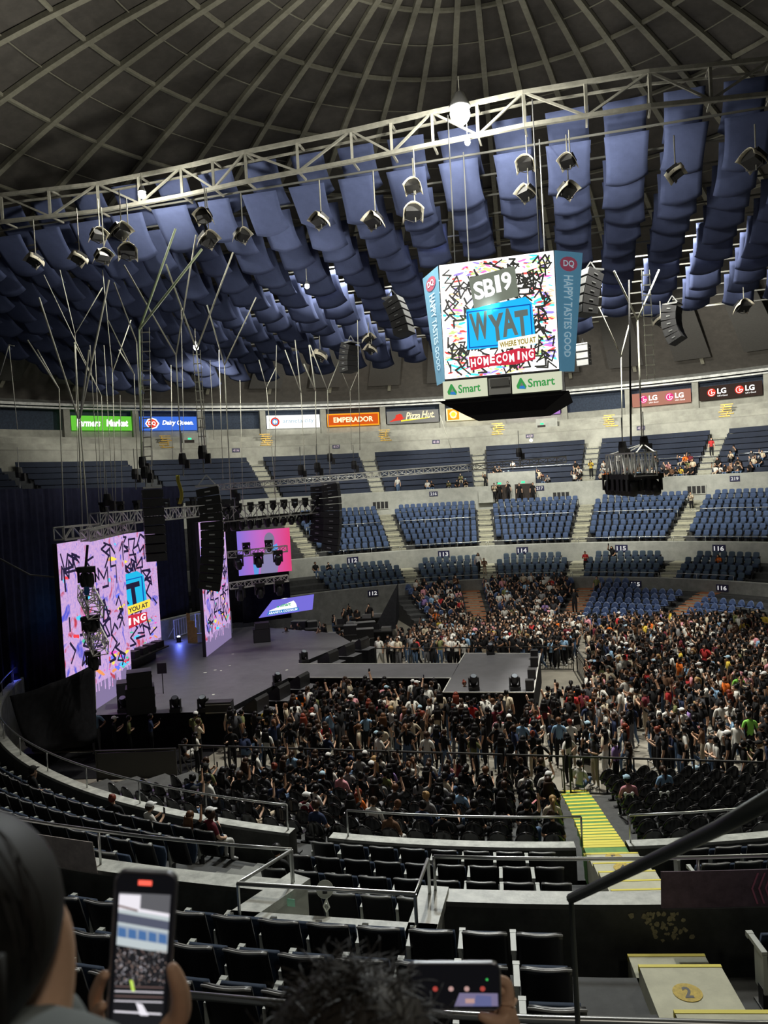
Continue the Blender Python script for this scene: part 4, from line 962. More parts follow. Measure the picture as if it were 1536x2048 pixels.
# ================================================================ SCOREBOARD CUBE
TL, TR, BR, BL = atD(875, 530, 33.6), atD(1106, 502, 32.3), atD(1118, 737, 32.3), atD(890, 759, 33.6)
ux = Vector((TR.x - TL.x, TR.y - TL.y, 0)); w = 5.0; uxn = ux.normalized(); O = Vector((BL.x, BL.y, (BL.z + BR.z) / 2)); h = (TL.z + TR.z) / 2 - O.z; w = (Vector((BR.x, BR.y)) - Vector((BL.x, BL.y))).length
P = plane_map(O, uxn, (0, 0, 1))
jb = empty('hanging_scoreboard', 'four-sided hanging scoreboard showing SB19 WYAT HOMECOMING under the dome', 'scoreboard', O)
def jadd(mb, nm, m): return adopt(mb.build(nm, m), jb)
b = MB(); box_on(b, P, -.03, -.1, w + .06, h + .13, -5.2, -.06); box_on(b, P, -.05, -1.05, w + .1, .95, -5.2, -.08)
jadd(b, 'body', BLK)
b = MB(); bot = [P(-.35, -.92, -.0), P(w + .35, -.92, 0), P(w + .35, -.92, -5.4), P(-.35, -.92, -5.4)]; bb = [P(.7, -1.55, -.9), P(w - .7, -1.55, -.9), P(w - .7, -1.55, -4.5), P(.7, -1.55, -4.5)]
b.add(bot + bb, [(0, 1, 5, 4), (1, 2, 6, 5), (2, 3, 7, 6), (3, 0, 4, 7), (4, 5, 6, 7), (3, 2, 1, 0)]); jadd(b, 'base', BLKCLOTH)
b = MB(); rect2(b, P, 0, 0, w, h, 0, .0); scr = jadd(b, 'screen', LEDW)
S = w * .58; x0 = w * .225; y0 = h * .225
av = lambda x, y: x0 < x < x0 + S and y0 - .28 * S < y < y0 + 1.1 * S
rs = random.Random(2)
c = led_content(P, w, h, .74, .070, 1, 420, 21, None, 0, dens=1.55, hot= [(w * .9, h * .62, .3, .5), (w * .88, h * .5, .35, .3), (w * .85, h * .9, .4, .25), (w * .4, h * .93, .5, .15), (w * .9, h * .2, .4, .3), (w * .1, h * .12, .5, .3), (w * .4, h * .03, .8, .12), (w * .12, h * .5, .2, .8)])
LCJ = [glow('led_bright_%s' % n, cc, 1.) for n, cc in (('red', (1, .12, .1)), ('peach', (1, .72, .45)), ('blue', (.4, .3, 1)), ('aqua', (.1, .9, .9)), ('pink', (1, .25, .7)), ('lime', (.65, .95, .3)), ('gold', (1, .9, .35)))]
adopt(c.build('zigzag_picture', [LEDD2, LEDD2] + LCJ), jb)
t = MB(); title_block(t, P, x0, y0, S, True); adopt(t.build('title_picture', TITLE_M), jb)
# smart panels
SMG_ = glow('panel_green', (.05, .33, .08), .8); SMB = glow('panel_blue', (.04, .22, .6), .8)
for k, (u, ww) in enumerate(((-.1, 1.9), (w - 1.95, 2.05))):
    b = MB(); box_on(b, P, u, -.86, ww, .76, -.04, .03, 0); pn = jadd(b, 'logo_panel', glow('lit_ivory', (.75, .78, .58), .75))
    g = MB(); poly2(g, P, [(u + .22, -.68), (u + .56, -.72), (u + .60, -.6), (u + .40, -.24), (u + .34, -.24), (u + .18, -.56)], 0, .036); poly2(g, P, [(u + .3, -.68), (u + .56, -.70), (u + .5, -.58), (u + .40, -.5), (u + .32, -.58)], 1, .04); poly2(g, P, [(u + .33, -.57), (u + .47, -.57), (u + .40, -.42)], 2, .044)
    put_text(g, P, 'Smart', u + .66, -.65, ww - .95, .36, 0, .02, 0, .036, .02); gp = adopt(g.build('lettering', [SMG_, SMB, WHITE]), jb)
b = MB(); box_on(b, P, 1.86, -.84, w - 1.95 - 1.92, .70, -.04, .02, 0); rect2(b, P, 1.92, -.50, w - 1.95 - 2.04, .32, 1, .03); jadd(b, 'display_panel', [mat('display_frame', (.35, .35, .33), .5), mat('display_grey', (.13, .13, .12), .6)])
# slanting side banners
BB = mat('side_banner_cloth', (.08, .19, .27), .6, emit=(.045, .12, .18), es=1., noise=.12, scale=2); BW = mat('side_banner_letter', (.42, .55, .62), .6, emit=(.20, .28, .32), es=1.); BR_ = mat('side_banner_red', (.24, .05, .08), .6, emit=(.14, .03, .05), es=1.)  # weak glow added to the banner colours to lift them out of shade
for side in (-1, 1):
    if side < 0: q = [P(-.02, -.1, -.04), P(-.5, -.15, -.7), P(-1.0, h - .15, -1.2), P(-.06, h + .02, -.06)]
    else: q = [P(w + .02, -.1, -.04), P(w + .60, -.12, -.28), P(w + 1.15, h - .1, -.55), P(w + .04, h + .02, -.06)]
    b = MB(); off = Vector((0, .06, 0)); b.add(q + [p + off for p in q], [(0, 1, 2, 3), (7, 6, 5, 4), (0, 4, 5, 1), (1, 5, 6, 2), (2, 6, 7, 3), (3, 7, 4, 0)]); jadd(b, 'side_banner', BB)
    def PB(u, v, d=.0, q=q, side=side):      # u across 0..1 from outer to inner, v up 0..1
        bl, br, tl, tr = (q[1], q[0], q[2], q[3]) if side < 0 else (q[0], q[1], q[3], q[2])
        a = bl.lerp(br, u); c = tl.lerp(tr, u); n = (br - bl).cross(tl - bl).normalized(); return a.lerp(c, v) + n * (d + .01)
    def PR(u, v, d=0., PB=PB): return PB(.5 + v, .80 - u, d)      # text running downwards
    g = MB(); put_text(g, PR, 'HAPPY TASTES GOOD', 0, -.19, .68, .38, 0, .015, 0, .02)
    poly2(g, PB, [(.5 + .33 * math.cos(2 * math.pi * k / 14), .895 + .062 * math.sin(2 * math.pi * k / 14)) for k in range(14)], 1, .015); put_text(g, PB, 'DQ', .30, .865, .40, .06, 0, .02, 0, .03)
    jadd(g, 'banner_lettering', [BW, BR_])
for u, v in ((.6, -.6), (w - .6, -.6), (.6, -4.6), (w - .6, -4.6)):
    p = P(u, h, v); jadd(MB().tube([p, p + Vector((0, 0, 6.5))], .03, 5), 'hanging_cable', STEEL)
# ================================================================ CATWALK TRUSS, SAILS, RIGGING
def truss(name, label, P0, P1, w, h, bay, m=ALU, r=.03, group=None, cat='truss', split=True):
    """four-chord box truss between two points"""
    P0, P1 = Vector(P0), Vector(P1); d = (P1 - P0); L = d.length; d.normalize(); s = d.cross(Vector((0, 0, 1))).normalized(); u = s.cross(d)
    c = [(-w / 2, -h / 2), (w / 2, -h / 2), (w / 2, h / 2), (-w / 2, h / 2)]
    at = lambda t, k: P0 + d * t + s * c[k][0] + u * c[k][1]
    root = MB()
    for k in range(4): root.bar(at(0, k), at(L, k), r * 2, r * 2)
    o = center_origin(tag(root.build(name, m), label, cat, group)); n = max(2, int(round(L / bay))); b = MB()
    for i in range(n + 1):
        t = L * i / n
        for k in range(4): b.bar(at(t, k), at(t, (k + 1) % 4), r * 1.3, r * 1.3)
        if i < n:
            t2 = L * (i + 1) / n
            for k in (0, 1, 2, 3):
                q = (k + 1) % 4; a_, b_ = (k, q) if (i + k) % 2 else (q, k); b.bar(at(t, a_), at(t2, b_), r * 1.2, r * 1.2)
    adopt(b.build('bracing', m), o); return o

# the big catwalk truss in runs
TT = [(-25, 44.6), (-20.1, 43.4), (-14.5, 42.6), (-9.6, 41.1), (-6.0, 39.7), (-.6, 38.0), (3.2, 36.6), (7.2, 35.2), (12.4, 34.0), (17.4, 33.5), (22, 32.6)]
CATM = mat('catwalk_paint', (.22, .215, .18), .6, noise=.2, scale=3)
Z1, Z0 = 27.0, 25.55
o = MB()
for p, q in zip(TT, TT[1:]):
    for z in (Z1, Z0): o.bar((*p, z), (*q, z), .19, .18)
    pb, qb = Vector((*p, Z1)) + Vector((.25, .97, 0)) * 1.1, Vector((*q, Z1)) + Vector((.25, .97, 0)) * 1.1
    o.bar(pb, qb, .10, .10)
cat_o = center_origin(tag(o.build('catwalk_truss', CATM), 'long steel catwalk truss crossing the whole ceiling', 'truss')); b = MB(); n = 0
tot = []
for p, q in zip(TT, TT[1:]):
    L = math.dist(p, q); k = max(1, round(L / 2.3))
    for i in range(k): tot.append((p[0] + (q[0] - p[0]) * i / k, p[1] + (q[1] - p[1]) * i / k))
tot.append(TT[-1])
for i, p in enumerate(tot):
    b.bar((*p, Z0), (*p, Z1), .13, .13); off = Vector((.28, 1.07, 0)); b.bar((*p, Z0), Vector((*p, Z0)) + off, .09, .09); b.bar((*p, Z1), Vector((*p, Z1)) + off, .09, .09)
    if i < len(tot) - 1:
        q = tot[i + 1]; a, c = (Z0, Z1) if i % 2 else (Z1, Z0); b.bar((*p, a), (*q, c), .10, .10)
adopt(b.build('bracing', CATM), cat_o)

# sail cloths hanging in strips behind the truss
TN = Vector((.253, .967, 0)); TD = Vector((.967, -.253, 0)); TB = Vector((1.0, 37.7, 0))
def sail_mesh(name, w, l, dz, sag, curl):
    def fn(u, v):
        x = (u - .5) * w; e = 1 - (2 * u - 1) ** 2
        y = l * v; z = -dz * v - sag * math.sin(math.pi * v * .9) - .22 * e * v + curl * .25 * (u - .5) * v
        return (x * (1 - .06 * math.sin(math.pi * v)), y + .12 * e * v, z)
    return MB().grid(fn, 8, 8, 0, .012).mesh(name, [FABRIC], True)
SAILS = [sail_mesh('sail_cloth', 1.98, 1.85, 1.45, .26, c) for c in (-1, 0, 1)] + [sail_mesh('sail_cloth', 1.9, 1.7, 1.6, .2, .6)]
rs = random.Random(7)
ang = math.atan2(TD.y, TD.x); sl = []
for i in range(-13, 12):
    for j in range(-1, 13):
        s = 1.6 + max(j, 0) * 1.95 + (.3 if j < 0 else 0); p = TB + TD * (i * 2.62 + .6) + TN * s
        z = 25.75 - .165 * s - (.02 * max(0, abs(i) - 5) ** 1.5 if i < 0 else 0)
        if j < 0: z += 1.75
        rr = math.hypot(p.x - CX, p.y - CY)
        if z > zdome(rr) - .9: z = zdome(rr) - .9
        x, y = proj((p.x, p.y, z - .8))
        if not (-70 < x < 1610 and y > 60): continue
        if i > 1 and j > 9 + (i < 4): continue
        if i >= 2 and j > 10 - abs(i - 3): pass
        if 0 <= i <= 2 and j > 3 + (i == 2) * 0 and j < 20: continue
        sl.append((y, i, j, p, z))
for y, i, j, p, z in sl:
    M = Matrix.Translation((p.x, p.y, z)) @ Matrix.Rotation(ang + rs.uniform(-.06, .06), 4, 'Z') @ Matrix.Rotation(rs.uniform(-.10, .10), 4, 'X') @ Matrix.Scale(rs.uniform(.93, 1.06), 4)
    o = inst('sail_cloth', SAILS[rs.randrange(4)], M)
    side = 'left of' if i < 0 else ('right of' if i > 2 else 'just above')
    tag(o, 'blue sail cloth, %s row from catwalk, %s strip %s scoreboard' % (ordw(j + 2), ordw(abs(i) + (i >= 0)), side), 'ceiling cloth', 'blue sail cloths under the dome')
# carrier bars for the sails
for j in range(13):
    s = 1.55 + j * 1.95; a = TB + TD * (-34) + TN * s; c = TB + TD * 30 + TN * s; z = 25.9 - .165 * s
    n = 24; g = MB(); P_ = []
    for k in range(n + 1):
        p = a.lerp(c, k / n); rr = math.hypot(p.x - CX, p.y - CY); P_.append(Vector((p.x, p.y, min(z, zdome(rr) - .5))))
    for p, q in zip(P_, P_[1:]): g.bar(p, q, .07, .09)
    tag(center_origin(g.build('carrier_bar', mat('bar_paint', (.10, .10, .09), .8))), 'thin steel bar carrying the %s row of blue sail cloths' % ordw(j + 1), 'bar', 'bars carrying the sail cloths')

# house flood lamps under tarpaulin covers hung on poles
def flood(x, y, D, label, s=1., rz=0., pole=1.6, big=False, up=1):
    p = atD(x, y, D); o = empty('flood_lamp', label, 'flood lamp', p, rz, 'covered flood lamps hanging from the catwalk')
    M = Matrix.Rotation(-.5, 3, 'X')
    MB().box((0, 0, 0), (.62 * s, .5 * s, .42 * s), 0, 0, M).build('housing', BLK, o)
    MB().grid(lambda u, v: M @ Vector(((u - .5) * .85 * s, (-.4 + .8 * v) * s, (.30 - .42 * (2 * u - 1) ** 2 - .10 * (v - .5) ** 2 * 4) * s)), 8, 5, 0, .015).build('cover', TARP, o, True)
    y_ = MB(); y_.tube([(-.36 * s, 0, 0), (-.36 * s, 0, -.28 * s), (.0, 0, -.42 * s), (.36 * s, 0, -.28 * s), (.36 * s, 0, 0)], .02, 5); y_.build('bracket', BLK, o)
    MB().tube([(.1, 0, -.42 * s), (.1, 0, pole)], .03, 6).build('pole', CATM, o)
    return o
FL = [(240, 462, 38, 'tallest beige covered lamp of the left cluster', 1.15, 2.0), (255, 503, 38.5, 'beige covered lamp lowest on the right of the left cluster', 1.1, 2.6), (205, 512, 38.6, 'beige covered lamp low in the middle of the left cluster', 1., 2.4), (158, 516, 38.7, 'dim covered lamp low on the left of the left cluster', 1., 2.4), (196, 470, 39, 'dark covered lamp behind the left cluster', 1., 1.8), (70, 520, 40, 'dark covered lamp at the far left under the catwalk', 1., 2.),
      (408, 432, 37.6, 'beige covered lamp above the thick slanting rope', 1., 1.4), (415, 478, 37.8, 'beige covered lamp just above the thick slanting rope', 1.1, 2.4), (483, 470, 37.6, 'narrow beige covered lamp right of the thick slanting rope', .95, 2.0), (640, 440, 36.5, 'dark covered lamp in the blue cloths near the middle left', 1., 1.8), (748, 440, 36, 'dark covered lamp left of the brightest lamp', 1.05, 2.2),
      (826, 372, 35.6, 'beige covered lamp left under the brightest lamp', .95, 1.6), (826, 424, 35.6, 'larger beige covered lamp below left of the brightest lamp', 1.1, 2.4), (1050, 327, 34.5, 'upper beige covered lamp above the scoreboard, left one', .95, 1.2), (1054, 385, 34.6, 'lower beige covered lamp above the scoreboard, left one', 1., 2.2), (1136, 322, 34.2, 'upper beige covered lamp above the scoreboard, right one', .9, 1.3), (1134, 380, 34.3, 'lower beige covered lamp above the scoreboard, right one', 1., 2.4),
      (1350, 345, 33.8, 'dark covered lamp among cloths at the upper right', 1., 1.6), (1508, 318, 33.2, 'beige covered lamp at the right edge of the picture', 1.2, 1.4), (1485, 612, 50, 'small beige covered lamp by the grey wall boards at the right', 1.2, 1.2), (1320, 640, 50, 'small pale covered lamp left of the lower right speaker column', 1.1, 1.2), (640, 710, 50, 'small beige covered lamp far behind in the middle', 1.1, 1.2), (736, 676, 50, 'small white covered lamp behind the middle speaker column, upper', .9, 1.), (742, 698, 50, 'small white covered lamp behind the middle speaker column, lower', .9, 1.)]
for x, y, D, lab, s, pl in FL: flood(x, y, D, lab, s, rs.uniform(-1.3, 1.3), pl)
# burning lamps
BULB = glow('lamp_hot', (1, .98, .88), 60); BULB2 = glow('lamp_warm', (1, .96, .85), 25)
def burning(x, y, D, r, label, power, m):
    p = atD(x, y, D); o = empty('burning_lamp', label, 'lamp', p)
    MB().lathe([(.03, r * 2.2), (r * .5, r * 1.9), (r * 1.05, .7 * r), (r * 1.1, .5 * r), (r * 1.0, .5 * r), (r * .45, r * 1.7)], (0, 0, 0), 14).build('reflector', STEEL, o, True)
    MB().ell((0, 0, -r * .1), (r, r, r * 1.1), 12, 8).build('bulb', m, o, True); MB().tube([(0, 0, r * 2), (0, 0, r * 2 + .7)], .02, 5).build('pole', CATM, o)
    point('lamp_light', p - Vector((0, .2, r * 2.2)), power, (1, .97, .86), .12); return o
burning(920, 226, 34.5, .44, 'brightest burning lamp at the top of the picture', 1700, BULB)
burning(935, 284, 35.3, .13, 'small burning lamp right under the brightest lamp', 500, BULB2)
burning(284, 388, 39.5, .19, 'burning lamp at the left on the catwalk truss', 1500, BULB)
burning(392, 694, 42, .14, 'burning lamp at the top of the second rope ladder', 900, BULB)
burning(614, 572, 44, .13, 'small burning lamp among the blue cloths in the middle', 250, BULB2)
burning(1412, 588, 57, .14, 'small burning lamp before the grey boards at the right', 350, BULB2)
burning(1062, 880, 75, .14, 'small burning lamp over the balcony doorway', 120, BULB2)
spot('dome_wash', (3, 30, 22), (2, 46, 36), 3600, 140, WARM)
spot('dome_wash', (10, 34, 22), (14, 52, 28), 1200, 130, WARM)
spot('sail_wash', (5, 33, 17), (4, 48, 24), 1500, 125, (.85, .9, 1))

# ---------------------------------------------------------------- ropes and bridles
def rope(pts, r, label, m=ROPE, group='ropes and bridles of the rigging'):
    return tag(center_origin(MB().tube([atD(*p) for p in pts], r * .8, 6).build('rigging_rope', m, None, True)), label, 'rope', group)
def bridle(ax, ay, legs, D, down, r, m, lab, dl=1.6):
    """two straps meeting at (ax, ay), one rope dropping from the knot"""
    for i, (x, y) in enumerate(legs): rope([(ax, ay, D), (x, y, D + dl * (1 if i else -1))], r * 1.25, '%s strap of the %s' % ('right' if x > ax else 'left', lab), m, 'straps of the ' + lab)
    rope([(ax, ay, D), (down[0], down[1], D)], r, 'rope dropping from the knot of the ' + lab, m, 'drops of the ' + lab)
bridle(279, 658, [(404, 498), (351, 458)], 36, (284, 965), .055, ROPEG, 'thick green lit bridle over the first speaker column', 1)
bridle(273, 684, [(228, 565)], 36.5, (288, 960), .035, ROPE, 'short bridle beside the thick green lit one', 1)
bridle(352, 711, [(248, 530), (392, 470)], 37, (362, 905), .04, ROPE, 'bridle left of the second rope ladder', 1)
bridle(393, 700, [(332, 528), (466, 505)], 38, (410, 900), .045, ROPE, 'bridle carrying the curved speaker column', 1)
bridle(449, 730, [(414, 610), (512, 595)], 40, (462, 1000), .035, ROPE, 'bridle right of the curved speaker column', 1)
bridle(118, 778, [(55, 680), (75, 700)], 36, (128, 1055), .035, ROPE, 'bridle at the left end of the screen truss', 1)
bridle(157, 838, [(78, 595), (150, 690)], 37, (165, 1060), .045, ROPE, 'long bridle over the left screen truss', 1)
bridle(160, 835, [(178, 700), (218, 560)], 35, (178, 1075), .045, ROPE, 'tall crossing bridle over the left screen truss', 1)
bridle(203, 792, [(148, 685), (88, 550)], 39, (212, 1040), .025, ROPE, 'thin long bridle over the left stage', 1)
bridle(225, 745, [(205, 540), (262, 640)], 40, (232, 1030), .025, ROPE, 'thin bridle above the green sign board', 1)
bridle(268, 748, [(216, 640), (238, 700)], 38, (276, 960), .03, ROPE, 'bridle left of the first rope ladder', 1)
bridle(150, 668, [(205, 575), (120, 540)], 41, (158, 1040), .025, ROPE, 'faint bridle near the left edge of cloths', 1)
bridle(18, 690, [(28, 692), (0, 750)], 36, (35, 860), .022, ROPE, 'faint bridle at the far left edge', 1)
bridle(533, 775, [(518, 720), (552, 735)], 44, (552, 1000), .025, ROPE, 'small bridle left of the white sign board', 1)
bridle(602, 785, [(570, 700), (590, 680)], 46, (612, 985), .03, ROPE, 'bridle above the white sign board', 1)
bridle(631, 782, [(608, 728), (618, 690)], 44, (633, 965), .035, ROPE, 'short bridle over the right white sign board', 1)
bridle(655, 780, [(620, 690), (682, 712)], 48, (660, 960), .03, ROPE, 'bridle over the orange sign board', 1)
bridle(700, 782, [(680, 735), (715, 745)], 50, (703, 900), .02, ROPE, 'small bridle between the middle sign boards', 1)
bridle(1275, 640, [(1228, 542), (1318, 540)], 36, (1284, 880), .045, ROPE, 'bridle right of the scoreboard', 1)
bridle(1242, 712, [(1198, 615), (1258, 650)], 38, (1245, 900), .03, ROPE, 'lower bridle right of the scoreboard', 1)
for x0, y0, x1, y1, D in ((180, 690, 200, 1040, 38), (190, 700, 205, 1045, 39), (208, 690, 228, 1035, 40), (240, 790, 245, 1030, 38), (300, 720, 305, 930, 44), (342, 730, 345, 920, 45), (438, 700, 446, 960, 43), (480, 760, 486, 1010, 45), (553, 690, 549, 990, 42), (715, 640, 720, 900, 44), (1258, 560, 1262, 890, 33), (880, 830, 905, 905, 60), (362, 610, 368, 900, 48), (420, 720, 428, 880, 50)):
    rope([(x0, y0, D), (x1, y1, D)], .022 if x0 != 1258 else .05, 'single rope hanging %s' % ('in front of the left sign boards' if x0 < 450 else 'near the middle sign boards' if x0 < 1000 else 'above the bunched light frame'), ROPE if x0 != 1258 else BLK)
rope([(0, 1118, 30), (60, 1150, 30), (117, 1155, 30), (150, 1140, 30.5)], .05, 'drooping grey cable left of the near side screen', mat('grey_cable', (.12, .12, .13), .6))
def ladder(pts, w, label):
    o = MB(); P_ = [atD(*p) for p in pts]; s = Vector((w / 2, 0, 0)); o.tube([p - s for p in P_], .018, 5); o.tube([p + s for p in P_], .018, 5)
    root = center_origin(tag(o.build('rope_ladder', ROPE), label, 'ladder')); g = MB()
    for p, q in zip(P_, P_[1:]):
        n = max(1, int((q - p).length / .42))
        for i in range(n): c = p.lerp(q, (i + .5) / n); g.bar(c - s * 1.15, c + s * 1.15, .05, .05)
    adopt(g.build('rung', ROPE), root)
ladder([(291, 655, 36), (296, 960, 36)], .34, 'hanging ladder above the first straight speaker column')
ladder([(393, 700, 38), (406, 900, 38)], .34, 'hanging ladder above the large curved speaker column')
ladder([(1291, 540, 36), (1302, 760, 36)], .36, 'hanging ladder right of the scoreboard')

# ---------------------------------------------------------------- speaker columns
def array(x0, y0, D, n, w, hh, dep, rz, curve, label, m=SPK, group='hung speaker columns', white=False, ang0=0.):
    top = atD(x0, y0, D); o = empty('speaker_column', label, 'speaker', top, rz, group)
    f = MB(); f.box((0, 0, .06), (w * .9, dep, .08)); f.bar((0, -dep * .4, .1), (0, 0, .5), .04, .04); f.bar((0, dep * .4, .1), (0, 0, .5), .04, .04); f.build('top_frame', STEEL, o)
    pos = Vector((0, 0, 0)); a = ang0
    for i in range(n):
        M = Matrix.Rotation(-a, 3, 'X'); c = pos + M @ Vector((0, 0, -hh / 2))
        b = MB(); k = .86; vs = [Vector((sx * w / 2, sy * dep / 2, sz * hh / 2 * (1 if sy > 0 else k))) for sx in (-1, 1) for sy in (-1, 1) for sz in (-.96, .96)]
        b.add([M @ v + c for v in vs], [(0, 1, 3, 2), (4, 6, 7, 5), (0, 4, 5, 1), (2, 3, 7, 6), (0, 2, 6, 4), (1, 5, 7, 3)], 0)
        cb = b.build('cabinet', m, o)
        g = MB(); g.box(c + M @ Vector((0, dep / 2 + .012, 0)), (w * .9, .02, hh * .78), 0, 0, M); gg = g.build('grille', mat('grille_white', (.45, .46, .46), .6) if white else GRILL, cb)
        g = MB()
        for s in (-1, 1): g.box(c + M @ Vector((s * w * .505, 0, 0)), (.02, dep * .25, .05), 0, 0, M)
        g.build('fly_plate', STEEL, cb)
        pos = pos + M @ Vector((0, 0, -hh)); a += curve
    return o
def hoist(x, y, D, label):
    p = atD(x, y, D); o = empty('chain_hoist', label, 'hoist', p)
    MB().lathe([(0, -.28), (.17, -.26), (.19, 0), (.15, .26), (0, .28)], (0, 0, 0), 10).build('motor', SPK, o); MB().box((.2, 0, -.25), (.22, .2, .4)).build('chain_bag', BLK, o)
    MB().tube([(0, 0, .28), (0, 0, 1.3)], .02, 5).build('chain', STEEL, o); MB().tube([(0, 0, -.28), (0, 0, -.8)], .03, 5).build('hook', STEEL, o); return o
array(304, 978, 33, 8, .84, .385, .8, .35, .0, 'straight black speaker column hanging over the near stage screens')
array(414, 975, 31, 12, .92, .34, .86, 1.75 - math.pi, .030, 'largest black curved speaker column hanging over the stage', ang0=-.12)
array(660, 968, 43, 10, .92, .37, .86, -1.9 + .2, .035, 'black curved speaker column beyond the stage, before the blue seats', ang0=-.10)
array(638, 972, 45, 9, .9, .36, .8, -1.75, .02, 'thin black speaker column just left of the farther curved one')
array(1182, 545, 37, 5, .95, .42, .85, 1.95, .07, 'speaker column with white front right of the scoreboard', SPK, white=True, ang0=-.38)
array(785, 600, 39, 5, .95, .38, .8, -2.0, .06, 'speaker column with white front left of the scoreboard', SPK, white=True, ang0=-.42)
array(702, 688, 47, 5, 1.0, .34, .7, .9, .12, 'small dark speaker column behind the middle cloths', ang0=-.4)
array(1345, 612, 38, 5, .95, .36, .7, .9, .16, 'small dark curved speaker column before the grey wall boards', ang0=-.2)
array(1166, 690, 62, 3, 1.0, .55, .8, 2.6, .05, 'small far speaker column half hidden behind the scoreboard', SPK, white=True)
for x, y, D, lab in ((290, 945, 33, 'chain hoist above the straight speaker column'), (405, 905, 31, 'chain hoist above the largest curved speaker column'), (365, 918, 36, 'chain hoist with the yellow strap'), (285, 925, 36, 'second chain hoist above the straight speaker column'), (270, 948, 40, 'faint chain hoist left of the straight speaker column'), (38, 945, 40, 'chain hoist at the far left over the curtain'),
                     (635, 935, 43, 'chain hoist above the farther curved speaker column'), (602, 940, 44, 'chain hoist left over the farther light truss'), (660, 915, 50, 'small chain hoist over the balcony'), (708, 930, 50, 'chain hoist standing on the long thin truss'), (468, 985, 41, 'chain hoist on the light truss beyond the stage'), (1288, 885, 33, 'chain hoist above the bunched light frame, middle'), (1245, 895, 34, 'chain hoist above the bunched light frame, left'), (1038, 905, 46, 'chain hoist above the end of the long thin truss'), (215, 1000, 33, 'chain hoist over the left screen truss')):
    hoist(x, y, D, lab)
tag(center_origin(MB().grid(lambda u, v: atD(356 + 6 * u + 4 * math.sin(v * 5) + (1 - v) * 0, 1008 - 58 * v, 35.5) + Vector((0, .06 * math.sin(u * 3), 0)), 3, 10, 0, .02).build('yellow_strap', mat('strap_yellow', (.45, .42, .05), .8), None, True)), 'yellow lifting strap dangling between the two speaker columns', 'strap')

# ---------------------------------------------------------------- light trusses
def lamp_row(P0, P1, n, lab, hang=.45, s=1., kind='moving head lamps under a truss'):
    for i in range(n):
        p = Vector(P0).lerp(Vector(P1), (i + .5) / n); p.z -= hang
        moving_head(p + Vector((0, 0, .3)), rs.uniform(-.5, .5), 'black lamp, %s from the left, %s' % (ordw(i + 1), lab), s, kind, True, rs.uniform(-.6, .6))
T1 = (atD(118, 1068, 31), atD(188, 1060, 33)); truss('light_truss', 'silver truss end over the left corner of the near screen', *T1, .5, .5, .5)
T2 = (atD(170, 1072, 30.5), atD(262, 1052, 33.5)); truss('light_truss', 'silver truss just above the near stage screen', *T2, .42, .42, .45)
T3 = (atD(190, 1040, 36), atD(400, 1022, 44)); truss('light_truss', 'silver truss with laces behind the two speaker columns', *T3, .6, .6, .55)
T4 = (atD(438, 1030, 41.5), atD(636, 1012, 45)); truss('light_truss', 'silver truss full of lamps beyond the far stage screen', *T4, .7, .75, .7)
lamp_row(T4[0], T4[1], 12, 'under the truss beyond the far screen', .55, 1.25, 'lamps under the truss beyond the far screen')
lamp_row(T4[0] + Vector((.2, -.3, .45)), T4[1] + Vector((.2, -.3, .45)), 9, 'inside the truss beyond the far screen', .2, 1.0, 'lamps inside the truss beyond the far screen')
T5 = (atD(430, 975, 39), atD(1132, 919, 36.5)); truss('light_truss', 'long thin silver truss reaching from the stage towards the portal', *T5, .28, .28, .42, r=.022)
T6 = (atD(456, 1110, 41), atD(574, 1097, 42)); truss('light_truss', 'short truss with three lamps before the pink picture screen', *T6, .3, .32, .4, r=.022)
lamp_row(T6[0], T6[1], 3, 'on the truss before the pink picture screen', .35, 1.5, 'lamps before the pink picture screen')
T7 = (atD(460, 1172, 40), atD(576, 1156, 41)); truss('light_truss', 'short truss with three lamps under the pink picture screen', *T7, .3, .32, .4, r=.022)
lamp_row(T7[0], T7[1], 3, 'on the truss under the pink picture screen', .35, 1.5, 'lamps under the pink picture screen')
lamp_row(atD(470, 1095, 42), atD(560, 1085, 42), 2, 'high before the pink picture screen', .1, 1.2, 'lamps high before the pink picture screen')
lamp_row(T3[0], T3[1], 7, 'on the laced truss behind the speaker columns', -.5, 1., 'lamps on the laced truss')
# leaning tower of lamps in front of the near screen
for i, (x, y, lab) in enumerate(((178, 1205, 'upper'), (188, 1278, 'lower'))):
    T8 = (atD(x - 8, y - 24, 28.6), atD(x + 14, y + 20, 27.4)); truss('light_truss', '%s tilted box truss hanging before the near stage screen' % lab, *T8, .5, .5, .4, r=.022)
lamp_row(atD(165, 1150, 28), atD(182, 1150, 28), 2, 'above the tilted box trusses', 0, 1.4, 'lamps above the tilted trusses')
lamp_row(atD(172, 1245, 28), atD(190, 1240, 28), 3, 'between the tilted box trusses', .1, 1.2, 'lamps between the tilted trusses')
lamp_row(atD(180, 1310, 28), atD(192, 1318, 28), 2, 'below the tilted box trusses', .1, 1.2, 'lamps below the tilted trusses')
tag(center_origin(MB().tube([atD(175, 1090, 28), atD(170, 1150, 28), atD(176, 1230, 28), atD(184, 1330, 28)], .05, 6).build('cable_bundle', BLK)), 'thick black cable bundle running down the tilted trusses', 'cable')
tag(center_origin(MB().grid(lambda u, v: atD(168 + 10 * u, 1190 - 16 * v, 27.6), 3, 3, 0, .03).build('blue_cloth', mat('blue_wrap', (.05, .18, .5), .7))), 'small blue cloth on the upper tilted truss', 'cloth')
